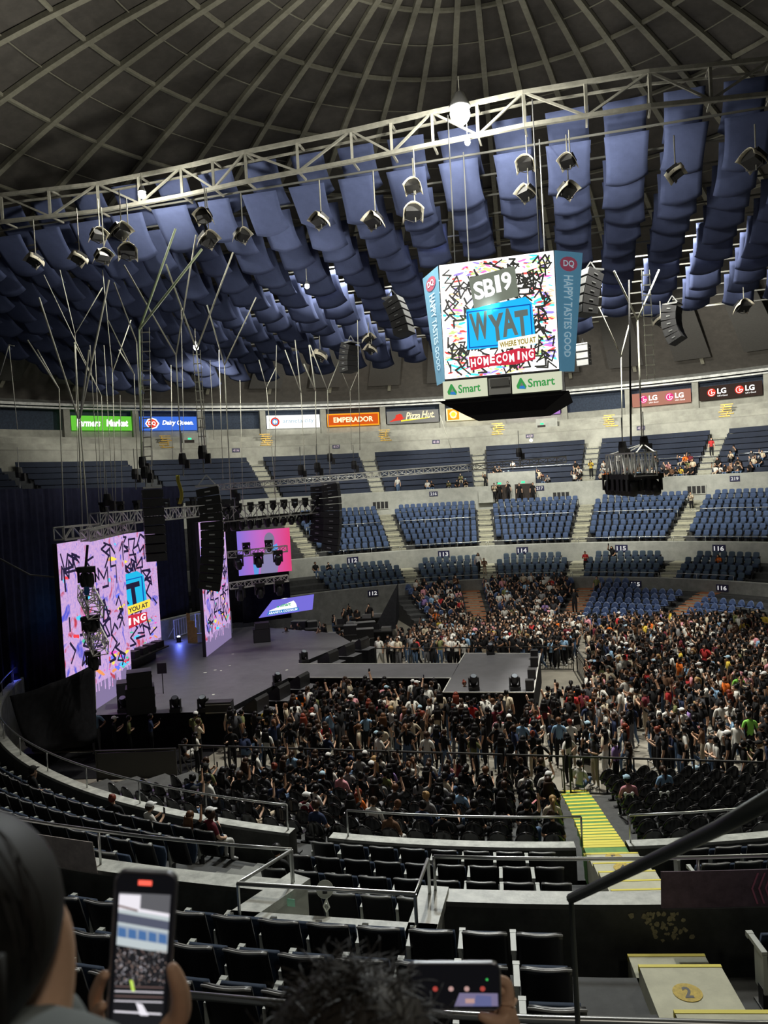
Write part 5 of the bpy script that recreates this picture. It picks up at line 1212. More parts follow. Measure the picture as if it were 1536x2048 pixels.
# bunched light frame hanging at the right
P0, P1 = atD(1232, 930, 35.5), atD(1292, 928, 31.8); o = truss('light_truss', 'bunched silver light frame hanging right of the scoreboard', P0, P1, .9, .95, .42, m=mat('bright_aluminium', (.80, .80, .76), .5, metal=.1), r=.032)
lamp_row(P0 + Vector((-.45, 0, -.35)), P1 + Vector((-.45, 0, -.35)), 6, 'under the bunched frame, left row', .35, 1.7, 'lamps under the bunched light frame')
lamp_row(P0 + Vector((.45, 0, -.35)), P1 + Vector((.45, 0, -.35)), 6, 'under the bunched frame, right row', .35, 1.7, 'lamps under the bunched light frame')
c = atD(1286, 888, 33)
g = MB()
for a, b_ in ((P0, -.4), (P0, .4), (P1, -.4), (P1, .4)): g.tube([c, a + Vector((b_, 0, .45))], .03, 5)
tag(center_origin(g.build('lifting_bridle', ALU)), 'pale bridle holding the bunched light frame', 'bridle')
# ================================================================ PEOPLE
def skin_body(joints, edges, sub):
    names = list(joints); idx = {n: i for i, n in enumerate(names)}
    me = bpy.data.meshes.new('b'); me.from_pydata([joints[n][0] for n in names], [(idx[a], idx[b]) for a, b in edges], [])
    o = bpy.data.objects.new('b', me); COL.objects.link(o)
    md = o.modifiers.new('s', 'SKIN'); md.use_smooth_shade = True; md.branch_smoothing = .3
    if not me.skin_vertices: bpy.context.view_layer.update()
    sv = me.skin_vertices[0].data if me.skin_vertices else None
    if sv is None:
        me.attributes; sv = o.data.skin_vertices[0].data
    for i, n in enumerate(names):
        r = joints[n][1]; sv[i].radius = r if isinstance(r, tuple) else (r, r); sv[i].use_root = (n == names[0])
    if sub: m2 = o.modifiers.new('u', 'SUBSURF'); m2.levels = sub; m2.render_levels = sub
    dg = bpy.context.evaluated_depsgraph_get(); dg.update(); ev = o.evaluated_get(dg); m = ev.to_mesh()
    V = [tuple(v.co) for v in m.vertices]; Fc = [tuple(p.vertices) for p in m.polygons]
    ev.to_mesh_clear(); bpy.data.objects.remove(o); return V, Fc

def pose_joints(legs, arms, lean=0., head=0., H=1.0):
    """legs: stand / walk / sit / floor; arms: down / phone / up / fold / lap / hip"""
    up = {'stand': 0, 'walk': 0, 'sit': -.40, 'floor': -.77}[legs]; J = {}
    def P(x, y, z): # upper-body point with lean
        dz = z - .90; return (x, y + lean * dz + (0 if legs != 'sit' else -.04), .90 + up + dz)
    J['pelvis'] = (P(0, 0, .92), (.145, .105)); J['spine'] = (P(0, -.01, 1.06), (.115, .085)); J['chest'] = (P(0, 0, 1.25), (.150, .10)); J['collar'] = (P(0, -.01, 1.36), (.085, .065))
    J['neck'] = (P(0, .0, 1.42), .048); J['jaw'] = (P(head * .03, .03, 1.475), (.056, .062)); J['skull'] = (P(head * .03, .012, 1.545), (.074, .088)); J['crown'] = (P(head * .03, .0, 1.605), (.055, .065)); J['nose'] = (P(head * .05, .095, 1.52), .014)
    E = [('pelvis', 'spine'), ('spine', 'chest'), ('chest', 'collar'), ('collar', 'neck'), ('neck', 'jaw'), ('jaw', 'skull'), ('skull', 'crown'), ('skull', 'nose')]
    for s, n in ((-1, 'l'), (1, 'r')):
        if legs == 'stand': h, k, a, t = (s * .085, 0, .85), (s * .095, .03, .47), (s * .10, -.02, .09), (s * .12, .13, .04)
        elif legs == 'walk': h, k, a, t = (s * .085, 0, .85), (s * .09, .12 * s + .06, .47), (s * .09, .24 * s - .06, .10), (s * .10, .24 * s + .08, .05)
        elif legs == 'sit': h, k, a, t = (s * .09, .02, .52), (s * .12, .42, .50), (s * .11, .40, .10), (s * .12, .54, .05)
        else: h, k, a, t = (s * .09, .03, .12), (s * .20, .33, .34), (s * .10, .46, .08), (s * .12, .56, .05)
        J[n + 'hip'] = (h, .085); J[n + 'knee'] = (k, .058); J[n + 'ankle'] = (a, .038); J[n + 'toe'] = (t, .036)
        am = arms if isinstance(arms, str) else arms[0 if s < 0 else 1]
        if am == 'down': e, w, f = (s * .235, -.02, 1.07), (s * .25, .05, .85), (s * .245, .08, .77)
        elif am == 'phone': e, w, f = (s * .21, .10, 1.10), (s * .10, .30, 1.22), (s * .06, .33, 1.29)
        elif am == 'up': e, w, f = (s * .26, .10, 1.42), (s * .20, .18, 1.66), (s * .19, .20, 1.75)
        elif am == 'fold': e, w, f = (s * .23, .03, 1.09), (s * .02, .17, 1.10), (s * -.08, .16, 1.12)
        elif am == 'hip': e, w, f = (s * .33, -.06, 1.12), (s * .19, .03, .97), (s * .15, .07, .95)
        elif am == 'face': e, w, f = (s * .20, .12, 1.14), (s * .10, .14, 1.38), (s * .08, .12, 1.45)
        else: e, w, f = (s * .23, .06, 1.09), (s * .14, .28, .99), (s * .08, .34, .98)
        J[n + 'shoulder'] = (P(s * .155, -.01, 1.33), .062); J[n + 'elbow'] = (P(*e), .040); J[n + 'wrist'] = (P(*w), .028); J[n + 'hand'] = (P(*f), (.040, .022))
        E += [('pelvis', n + 'hip'), (n + 'hip', n + 'knee'), (n + 'knee', n + 'ankle'), (n + 'ankle', n + 'toe'), ('collar', n + 'shoulder'), (n + 'shoulder', n + 'elbow'), (n + 'elbow', n + 'wrist'), (n + 'wrist', n + 'hand')]
    return J, E
def segd(p, a, b):
    d = b - a; t = max(0, min(1, (p - a).dot(d) / (d.dot(d) + 1e-9))); return (p - a - d * t).length, t
BODY = {}
def person_mb(legs, arms, hair, lean=0., sub=0, mask=False, sleeve=.55, skirt=False, seed=0):
    rs = random.Random(seed); key = (legs, arms, lean, sub)
    if key not in BODY: J, E = pose_joints(legs, arms, lean, rs.uniform(-1, 1)); BODY[key] = (J, E, *skin_body(J, E, sub))
    J, E, V, Fc = BODY[key]; mb = MB(); v3 = [Vector(v) for v in V]
    pos = {k: Vector(v[0]) for k, v in J.items()}; rad = {k: (v[1] if not isinstance(v[1], tuple) else max(v[1])) for k, v in J.items()}; mi = []
    for f in Fc:
        c = sum((v3[i] for i in f), Vector()) / len(f); best = (9, None, 0)
        for a, b in E:
            d, t = segd(c, pos[a], pos[b]); d -= rad[a] * (1 - t) + rad[b] * t
            if d < best[0]: best = (d, (a, b), t)
        a, b = best[1]; t = best[2]; k = 1
        if a in ('neck', 'jaw', 'skull') or (a == 'collar' and b == 'neck' and t > .5): k = 0
        elif b.endswith('elbow'): k = 1 if t < sleeve * 1.4 else 0
        elif b.endswith('wrist') or b.endswith('hand'): k = 1 if sleeve > .9 and b.endswith('wrist') and t < .9 else 0
        elif b.endswith('hip') or b.endswith('knee'): k = 2
        elif b.endswith('ankle'): k = 2 if not skirt else 0
        elif b.endswith('toe'): k = 5
        if a == 'pelvis' and b == 'spine' and t < .25: k = 2
        mi.append(k)
    o = len(mb.v); mb.v += V; mb.f += Fc; mb.m += mi
    hc = pos['skull'] + Vector((0, -.012, .012)); n = (10, 7) if sub else (8, 5)
    if hair == 'cap':
        mb.ell(hc + Vector((0, 0, .02)), (.094, .108, .092), *n, 4, None, lambda c: c.z > hc.z - .01); mb.ell(hc + Vector((0, .11, .03)), (.07, .07, .012), 8, 4, 4); mb.ell(hc + Vector((0, -.03, -.01)), (.088, .085, .09), *n, 3, None, lambda c: c.y < hc.y)
    else:
        mb.ell(hc, (.092, .107, .103), n[0] + 2, n[1] + 1, 3, None, lambda c: c.y < hc.y + .045 or c.z > hc.z + .055)
    if hair == 'long':
        def fall(u, v):
            a = (u - .5) * 3.3; z = hc.z - .01 - v * (.36 + .02 * math.cos(6 * u)); w = .088 + .035 * math.sin(v * 2.2)
            return (hc.x + w * math.sin(a), hc.y - .015 - .098 * math.cos(a * .8) * (1 - .15 * v) - lean * (hc.z - z) * .9 - .015 * math.sin(v * 3), z)
        mb.grid(fall, 8 if sub else 6, 5 if sub else 4, 3, .02)
    if hair == 'tail': mb.tube([hc + Vector((0, -.09, .04)), hc + Vector((0, -.15, -.02)), hc + Vector((0, -.14, -.20)), hc + Vector((0, -.13, -.26))], [.03, .035, .028, .01], 6, 3)
    if hair == 'bun': mb.ell(hc + Vector((0, -.08, .09)), (.045, .045, .04), 8, 5, 3)
    if mask: mb.ell(pos['jaw'] + Vector((0, .012, .012)), (.058, .072, .045), 10, 6, 4, None, lambda c: c.y > pos['jaw'].y + .015)
    if 'phone' in (arms if not isinstance(arms, str) else (arms,)) or 'up' in (arms if not isinstance(arms, str) else (arms,)):
        h = pos['rhand'] + Vector((-.02 if arms == 'phone' else 0, .03, .05)); mb.box(h, (.075, .012, .15), 0, 6)
    if skirt:
        c = pos['pelvis']; mb.lathe([(.12, .08), (.16, -.05), (.22, -.35), (.27, -.62)], c, 10, 2)
    return mb
PV = {}
def hexc(r, g, b): return (r, g, b)
SKIN_T = [mat('skin_a', (.50, .29, .18), .55), mat('skin_b', (.40, .22, .13), .55), mat('skin_c', (.60, .38, .26), .55)]
TOPS = [('black', (.010, .010, .011), 54), ('white', (.62, .61, .56), 19), ('charcoal', (.045, .045, .05), 8), ('cream', (.52, .45, .33), 7), ('navy', (.02, .03, .07), 5), ('pink', (.55, .25, .28), 3), ('red', (.40, .03, .03), 2.5), ('orange', (.68, .15, .02), 1.5), ('light blue', (.22, .36, .52), 3.5), ('olive', (.14, .15, .06), 2), ('lime green', (.25, .62, .10), .15), ('yellow', (.62, .45, .06), 1.3), ('brown', (.13, .07, .04), 3), ('grey', (.22, .22, .22), 4), ('maroon', (.13, .02, .03), 2), ('lilac', (.30, .20, .45), 1)]
BOTS = [('black', (.012, .012, .014), 55), ('blue denim', (.08, .13, .22), 22), ('beige', (.40, .33, .24), 6), ('grey', (.15, .15, .16), 8), ('white', (.55, .55, .52), 2)]
HAIRS = [('black', (.008, .007, .007), 66), ('dark brown', (.035, .018, .010), 24), ('brown', (.10, .045, .02), 7), ('blond', (.35, .22, .09), 2), ('reddish', (.16, .03, .015), 3)]
ACC = [('white', (.7, .7, .68), 5), ('black', (.012, .012, .012), 4), ('pale blue', (.35, .5, .6), 1), ('pink', (.6, .25, .3), .6)]
def pm(pre, lst): return {n: mat(pre + '_' + n.replace(' ', '_'), c, .8, spec=.2) for n, c, w in lst}
MT, MBt, MH, MA = pm('top', TOPS), pm('trousers', BOTS), pm('hair', HAIRS), pm('accessory', ACC)
for m in MH.values(): m.node_tree.nodes['Principled BSDF'].inputs['Roughness'].default_value = .45
SHOE = mat('shoe_pale', (.35, .35, .34), .7); PHN = mat('phone_black', (.01, .01, .012), .2)
PALL = SKIN_T + list(MT.values()) + list(MBt.values()) + list(MH.values()) + list(MA.values()) + [SHOE, PHN]; PIX = {m.name: i for i, m in enumerate(PALL)}
def pick(rs, lst): return rs.choices([n for n, c, w in lst], [w for n, c, w in lst])[0]
POSES = {'stand': [('stand', 'down', 'standing with arms down'), ('stand', 'phone', 'standing and looking at a phone'), ('stand', ('down', 'face'), 'standing with one hand at the face'), ('stand', 'fold', 'standing with folded arms'), ('walk', 'down', 'walking'), ('stand', ('down', 'up'), 'standing with one raised arm'), ('stand', 'hip', 'standing with hands on hips')],
         'sit': [('sit', 'lap', 'sitting with hands in the lap'), ('sit', 'phone', 'sitting with a phone'), ('sit', ('lap', 'up'), 'sitting with one raised arm'), ('sit', ('face', 'lap'), 'sitting with a hand at the face')],
         'floor': [('floor', 'lap', 'sitting on the floor'), ('floor', 'phone', 'sitting on the floor with a phone')]}
HV = ['long', 'long', 'long', 'long', 'short', 'short', 'short', 'tail', 'tail', 'bun', 'bun', 'cap']
TP = {}
def person_tpl(pose, k, hair, sub, mask):
    key = (pose, k, hair, sub, mask)
    if key not in TP:
        lg, ar, ds = POSES[pose][k]; lean = {'sit': .10, 'floor': .15}.get(pose, .03)
        mb = person_mb(lg, ar, hair, lean, sub, mask, .55 if k % 2 == 0 else .62, False, hash((k, len(hair))) % 97)
        me = mb.mesh('person', [SKIN_T[0], MT['black'], MBt['black'], MH['black'], MA['white'], SHOE, PHN], True); TP[key] = (me, TPL(me))
    return TP[key]
PEOPLE = []
def put(p, face, pose, where, s=None, k=None, hair=None, top=None, bot=None, hc=None, mask=None, special=None):
    """face: angle of the facing direction (radians, world)"""
    rs = PR; hair = hair or rs.choice(HV); k = rs.randrange(len(POSES[pose])) if k is None else k
    PEOPLE.append(dict(p=Vector(p), a=face - math.pi / 2, pose=pose, k=k, hair=hair, s=s or rs.uniform(.93, 1.07), top=top or pick(rs, TOPS), bot=bot or pick(rs, BOTS), hc=hc or pick(rs, HAIRS), acc=pick(rs, ACC), skin=rs.randrange(3), mask=(rs.random() < .55) if mask is None else mask, where=where, special=special))
PR = random.Random(77)
def toC(p): return math.atan2(CY - p[1], CX - p[0])
def uv(u, v, z=0.): q = Vector((CX, CY, z)) + Vector((UD.x, UD.y, 0)) * u + Vector((ND.x, ND.y, 0)) * v; return q
aN = math.atan2(ND.y, ND.x); aU = math.atan2(UD.y, UD.x)
# seated in the far round seats
def ring_person(nm, k, i, n, r, az, z, where):
    p = pol(r, az, z); put(p, toC(p) + PR.uniform(-.4, .4), 'sit', where)
for nm, k, i, n, r, az, z in gr:
    x, y = proj(pol(r, az, z + .8))
    if not (770 < x < 1550): continue
    d = {'113': .80, '114': .86 if k > 0 else .9, '115': .90 if (k == 0 and az < 31) else (.35 if k == 0 else .012), '116': .35 if k == 0 else (.25 if (k < 3 and az < 53) else .015)}[nm]
    if PR.random() < d: ring_person(nm, k, i, n, r, az, z, 'in the far round seats of block %s' % nm)
# near ringside, seen from behind
pr = [.82, .82, .78, .70, .62, .56, .48, .38, .26]
for k, i, r, az, z, nm in NEAR_RING:
    left = 'left' in nm; x, y = proj(pol(r, az, z + .8))
    if left and PR.random() < pr[k] * (1.15 if x < 900 else .85) and x > 380:
        p = pol(r, az, z); put(p, toC(p) + PR.uniform(-.5, .5), 'sit', ('%s row from the wall, seat %d left of green stairs' % (ordw(9 - k), i + 1)))
# floor crowd by rejection on a jittered grid
STG = [d1, d2, d3]
def grow(poly, g):
    c = Vector((sum(p[0] for p in poly) / len(poly), sum(p[1] for p in poly) / len(poly))); return [tuple(c + (Vector(p) - c) * (1 + g / (Vector(p) - c).length)) for p in poly]
STGB = [grow(p, .65) for p in STG]
RIS = [o.location.copy() for o in bpy.data.objects if o.name.startswith('stage_riser')]
def crowd(u0, u1, v0, v1, pitch, test, facing, where, pf=0.):
    nu, nv = int((u1 - u0) / pitch), int((v1 - v0) / pitch)
    for i in range(nu):
        for j in range(nv):
            u = u0 + (i + .5 + PR.uniform(-.33, .33) + .5 * (j % 2)) * pitch; v = v0 + (j + .5 + PR.uniform(-.33, .33)) * pitch; p = uv(u, v)
            if PR.random() > test(u, v, p): continue
            if any(inpoly(p, g) for g in STGB) or any((Vector((p.x, p.y)) - Vector((q.x, q.y))).length < 1.15 for q in RIS): continue
            x, y = proj((p.x, p.y, 1.2))
            if not (-20 < x < 1556): continue
            put(p, facing(u, v) + PR.gauss(0, .6), 'floor' if PR.random() < pf else 'stand', where(u, v, x))
Z2 = [(-7.2, 3.1), (3.1, 3.2), (3.6, 11.7), (-4.6, 11.7), (-6.3, 7.5)]
crowd(-8, 3.7, 3.0, 11.8, .60, lambda u, v, p: .97 if inpoly((u, v), Z2) else 0, lambda u, v: -aN * 0 + math.atan2(-ND.y, -ND.x), lambda u, v, x: 'crammed beyond the runway barricade')
def z3w(u, v, x):
    a = 'at the near barricade' if v < -11.3 else 'close behind the near barricade' if v < -9.6 else 'midway to the runway' if v < -7.4 else 'close to the runway'
    b = 'left end' if u < -6 else 'left part' if u < -3 else 'centre' if u < 0 else 'before the platform' if u < 3 else 'right of the platform front'
    return '%s, %s' % (a, b)
crowd(-11.0, 4.2, -12.9, -4.6, .60, lambda u, v, p: (.93 if u > -8 else .45) * (.8 if v < -11 else 1), lambda u, v: aN, z3w, .20)
def z4w(u, v, x):
    a = 'in front' if v < -8 else 'in the middle' if v < 0 else 'at the back'
    b = 'beside the corridor' if u < 6 else 'centre' if u < 10 else 'towards the right edge'
    return 'in the right floor crowd, %s, %s' % (a, b)
crowd(3.75, 22, -12.8, 11.5, .60, lambda u, v, p: (.93 if v > -6 else .85) * (1 if (u < 11 or v > -5) else .38) * (0 if v < -12.2 and u > 9 else 1), lambda u, v: aU + math.pi, z4w, .12)
# balcony audience, front rows on the right
for k, (r, z) in enumerate(zip(UF_R[:4], UF_Z[:4])):
    for i in range(150):
        az = -6 + i * .62; x, y = proj(pol(r, az, z + .8))
        if x > 1560: break
        d = (0 if x < 850 else .75 if 925 < x < 1050 else .25 if x < 925 else .2 if x < 1150 else .8) * (1, .55, .25, .12)[k]
        if any(abs(az - q) < 1.2 for q in B_AZ): d = 0
        if PR.random() < d: p = pol(r, az, z); put(p, toC(p), 'sit', 'in the front rows of the balcony')
for x, y, z, top in ((800, 988, 9.0, 'white'), (1182, 935, 9.6, 'yellow'), (1240, 930, 10.2, 'white'), (972, 985, 9.0, 'black'), (1440, 905, 10.9, 'red'), (1040, 1000, 8.1, 'black'), (1068, 1005, 8.1, 'black'), (990, 1000, 8.3, 'cream'), (1000, 1005, 8.3, 'black'), (1018, 1008, 8.3, 'black')):
    az = azr(atD(x, y, 73 if x < 1400 else 70))[0]; p = pol(37.4 if z < 9.5 else 38.5, az, z)
    if z < 8.9: p = pol(35.7, az, z - .3)
    put(p, toC(p), 'stand', 'high on the far stand', top=top)
# staff and visitors in the far aisles
for x, az_r, r, z, ps, top, lab in ((958, None, 24.4, 2.5, 'stand', 'white', 'white top'), (970, None, 24.0, 2.3, 'stand', 'brown', 'hi-vis'), (1172, None, 24.5, 2.5, 'stand', 'red', 'red'), (1383, None, 33.5, 6.5, 'stand', 'cream', 'cream'), (632, None, 26.0, 3.0, 'sit', 'black', ''), (658, None, 26.0, 3.0, 'sit', 'black', ''), (1225, None, 26.0, 3.0, 'sit', 'black', ''), (1438, None, 25, 2.68, 'sit', 'orange', ''), (1150, None, 16, .7, 'stand', 'black', ''), (1195, None, 19.5, 1.2, 'stand', 'olive', '')):
    best = min(((abs(proj(pol(r, a * .1, z))[0] - x), a * .1) for a in range(-400, 700)))[1]; p = pol(r, best, z); put(p, toC(p), ps, 'alone on the far stand', top=top)
# crew beyond the stage
for x, y in ((668, 1240), (690, 1232), (700, 1222), (725, 1212), (740, 1222), (585, 1262), (600, 1265), (575, 1272), (650, 1262), (780, 1195), (758, 1212), (770, 1205), (715, 1235), (640, 1275), (680, 1270)):
    p = atz(x, y + 20, .5); 
    if p.y < 55: put((p.x, p.y, .0), PR.uniform(3.5, 6), 'stand', 'in the crew area beyond the stage', top='black' if x not in (780, 758) else 'yellow', mask=False)
# individuals one can name
def sp(x, y, z, face, pose, k, hair, top, bot, hc, label, s=1.0, mask=False):
    p = atz(x, y, z); put((p.x, p.y, z), face, pose, '', s, k, hair, top, bot, hc, mask, label)
SPC = [(1503, 1527, 0, aN, 'stand', 4, 'short', 'lime green', 'black', 'black', 'person in lime green shirt and black trousers walking at the right edge', 1.05),
       (1480, 1432, 0, aN, 'stand', 0, 'short', 'lime green', 'black', 'black', 'person in lime green shirt standing deep in the right floor crowd', 1.05),
       (928, 1502, 0, aN, 'stand', 0, 'long', 'orange', 'black', 'dark brown', 'person in orange shirt with long hair standing below the platform', 1.05),
       (982, 1470, 0, -aN, 'stand', 1, 'long', 'white', 'olive', 'black', 'person in white top and green skirt facing us before the platform', 1.0),
       (932, 1440, 0, -aN, 'stand', 3, 'bun', 'cream', 'black', 'reddish', 'person in cream top with folded arms before the platform', 1.0),
       (538, 1500, 0, aN + .5, 'stand', 3, 'long', 'yellow', 'brown' if False else 'black', 'black', 'person in yellow top standing behind the barricade at the left', 1.05),
       (1070, 1545, 0, aN - 1.2, 'stand', 1, 'short', 'navy', 'black', 'black', 'person in navy shirt and blue mask turned right by the barricade', 1.08),
       (690, 1490, 0, aN, 'stand', 0, 'long', 'white', 'blue denim', 'black', 'person in white shirt with long black hair in the pit centre', 1.02),
       (786, 1505, 0, aN - .6, 'stand', 0, 'short', 'white', 'white', 'blond', 'person in long pale clothes with fair hair in the pit', 1.05),
       (1445, 1500, 0, aN, 'stand', 5, 'short', 'white', 'beige', 'black', 'person in white shirt and beige trousers near the right edge', 1.05),
       (1256, 1440, 0, aN, 'stand', 0, 'short', 'white', 'grey', 'black', 'tall person in wide white shirt in the right floor crowd', 1.08),
       (195, 1510, 0, aN + .8, 'stand', 6, 'short', 'light blue', 'grey', 'black', 'person in light blue shirt standing in the crew corner at the left', 1.1),
       (232, 1518, 0, aN - 1, 'stand', 1, 'cap', 'black', 'black', 'black', 'person in black leaning over the left end barricade', 1.0),
       (262, 1516, 0, aN - 1, 'stand', 3, 'short', 'olive', 'black', 'black', 'person in olive green shirt at the left end barricade', 1.0),
       (305, 1512, 0, aN - 1, 'stand', 1, 'short', 'navy', 'black', 'black', 'person in navy with a glowing phone left of the crowd', 1.0)]
for a in SPC: sp(*a[:11], *( (a[11],) if len(a) > 11 else ()))
for x, top, hair, hc, lab in ((1252, 'pink', 'cap', 'black', 'person in pink top and white bucket hat beside the green stairs'), (1332, 'light blue', 'tail', 'dark brown', 'person in light blue top with braids, alone right of the green stairs')):
    c = min((s for s in NEAR_RING if 'right' in s[5] and s[0] in ((4,) if x < 1300 else (3,))), key=lambda s: abs(proj(pol(s[2], s[3], s[4] + .8))[0] - x)); p = pol(c[2], c[3], c[4])
    put(p, toC(p), 'sit', '', 1.02, 0, hair, top, 'black', hc, False, lab)
# a few seated people in the near left seats by the curved parapet
for x, y in ((60, 1565), (228, 1595), (290, 1615), (395, 1625), (435, 1640), (470, 1625), (510, 1640), (535, 1650)):
    c = min(((abs(proj(pol(r, az, z + .8))[0] - x) + abs(proj(pol(r, az, z + .9))[1] - y), r, az, z) for r, az, z in NA_SEATS))
    p = pol(c[1], c[2], c[3]); put(p, toC(p) + PR.uniform(-.5, .5), 'sit', 'in the near left block beside the curved parapet')

PEOPLE.sort(key=lambda d: (0 if d['special'] else 1, (d['p'] - Vector((0, 0, EYE))).length)); seen = {}; items = []
for n_, d in enumerate(PEOPLE):
    ind = n_ < 300; me, t = person_tpl(d['pose'], d['k'], d['hair'], 1 if ind else 0, d['mask'])
    z = d['p'].z + (-.02 if d['pose'] == 'sit' else 0)
    M = Matrix.Translation((d['p'].x, d['p'].y, z)) @ Matrix.Rotation(d['a'], 4, 'Z') @ Matrix.Scale(d['s'] * (1. if d['pose'] != 'sit' else 1.), 4)
    ms = [SKIN_T[d['skin']], MT[d['top']], (MBt.get(d['bot']) or MT[d['bot']]), MH[d['hc']], MA[d['acc']], SHOE, PHN]
    if ind:
        o = inst('person', me, M)
        for k, m in enumerate(ms): o.material_slots[k].link = 'OBJECT'; o.material_slots[k].material = m
        hw = {'long': 'long %s hair', 'short': 'short %s hair', 'tail': '%s ponytail', 'bun': '%s hair bun', 'cap': 'a cap over %s hair'}[d['hair']] % d['hc']
        lab = d['special'] or 'person in %s top, %s, %s' % (d['top'], hw, d['where'])
        if not d['special']:
            key = lab
            if key in seen: lab = 'person in %s top, %s, %s, %s' % (d['top'], d['bot'] + ' trousers', POSES[d['pose']][d['k']][2], d['where'])
            seen[key] = 1; lab = ' '.join(lab.split()[:16]).rstrip(',')
        tag(o, lab, 'person', 'people on the near floor and in the near seats')
    else: items.append((t, M, [PIX[m.name] for m in ms]))
if items: tag(mega('crowd', items, PALL), 'dense crowd of people on the floor and in the far seats', 'people', None, 'stuff')
print('PEOPLE', len(PEOPLE))

# small belongings: hats with round ears, blue star bands, bags on seats
EARW = mat('ear_white', (.75, .75, .72), .8); STARB = mat('star_blue', (.03, .25, .6), .6)
for x, y, lab in ((608, 1612, 'white round-eared headband worn in the near seats at centre left'), (1258, 1590, 'white round-eared headband over the bucket hat beside green stairs'), (1329, 1588, 'white round-eared headband worn right of the green stairs')):
    p = atD(x, y, 17.5 if x < 700 else 18.3); o = MB(); o.ell(p + Vector((-.085, 0, .03)), (.045, .03, .045), 10, 6); o.ell(p + Vector((.085, 0, .03)), (.045, .03, .045), 10, 6)
    o.tube([p + Vector((.10 * math.cos(a), 0, -.07 + .10 * math.sin(a))) for a in [math.pi * k / 8 for k in range(9)]], .012, 5); tag(center_origin(o.build('eared_headband', EARW)), lab, 'headband')
for i, (x, y, d_) in enumerate(((700, 1640, .30), (752, 1648, .3), (1098, 1660, .3), (1142, 1662, .3))):
    c = min(NEAR_RING, key=lambda s: abs(proj(pol(s[2], s[3], s[4] + .5))[0] - x) + abs(proj(pol(s[2], s[3], s[4] + .5))[1] - y)); p = pol(c[2] - .06, c[3], c[4] + .47)
    o = MB(); 
    if i in (0, 1): o.ell(p + Vector((0, 0, .09)), (.17, .13, .10), 10, 6); nm, lb, m_ = 'bag', 'pale plastic bag lying on a near seat', mat('bag_pale', (.55, .58, .62), .5, noise=.2)
    else: o.box(p + Vector((0, 0, .04)), (.34, .26, .08), .2); nm, lb, m_ = 'folded_banner', 'flat pale blue and white board lying on a near seat', mat('board_pale_blue', (.45, .55, .68), .6)
    tag(center_origin(o.build(nm, m_, None, i < 2)), lb + ', %s' % ('left one' if i % 2 == 0 else 'right one'), 'bag' if i < 2 else 'board')
o = MB(); o.tube([atD(1050, 1620, 17.8), atD(1072, 1600, 18.2)], .018, 8); tag(center_origin(o.build('light_stick', glow('stick_pink', (.9, .35, .35), .6))), 'pink paper tube held up left of the green stairs', 'stick')
# ================================================================ FOREGROUND
SKF = mat('front_skin', (.56, .34, .22), .5, noise=.08, scale=30)
HAIRF = mat('front_hair', (.007, .006, .005), .6, noise=.5, scale=60, spec=.25)
def loc(x, y, D): return atD(x, y, D)
# --- phone held up at the left
def phone(name, label, c, w, h, tilt, screen_draw, face=Vector((0, -1, 0)), th=.009):
    up0 = Vector((math.sin(tilt), .0, math.cos(tilt))); n = face.normalized(); ux = up0.cross(n).normalized() * -1
    if ux.x < 0: ux = -ux
    uy = n.cross(ux).normalized(); 
    if uy.z < 0 and abs(uy.z) > .2: uy = -uy
    P = plane_map(Vector(c) - ux * w / 2 - uy * h / 2, ux, uy)
    r = .012; o = MB(); pts = []
    for cx_, cy_, a0 in ((w - r, r, -90), (w - r, h - r, 0), (r, h - r, 90), (r, r, 180)):
        for k in range(6): a = math.radians(a0 + 18 * k); pts.append((cx_ + r * math.cos(a), cy_ + r * math.sin(a)))
    n_ = len(pts); o.add([P(x, y, .0) for x, y in pts] + [P(x, y, -th) for x, y in pts], [tuple(range(n_)), tuple(range(2 * n_ - 1, n_ - 1, -1))] + [((i + 1) % n_, i, n_ + i, n_ + (i + 1) % n_) for i in range(n_)])
    root = center_origin(tag(o.build(name, mat('phone_case', (.012, .012, .014), .35)), label, 'phone'))
    fr = MB(); q = [P(x, y, .0005) for x, y in pts]; fr.tube(q + [q[0]], .0016, 5); adopt(fr.build('edge_frame', mat('phone_edge', (.20, .20, .22), .25, metal=.7)), root)
    g = MB(); ms = screen_draw(g, P, w, h); adopt(g.build('screen', ms), root); return root, P
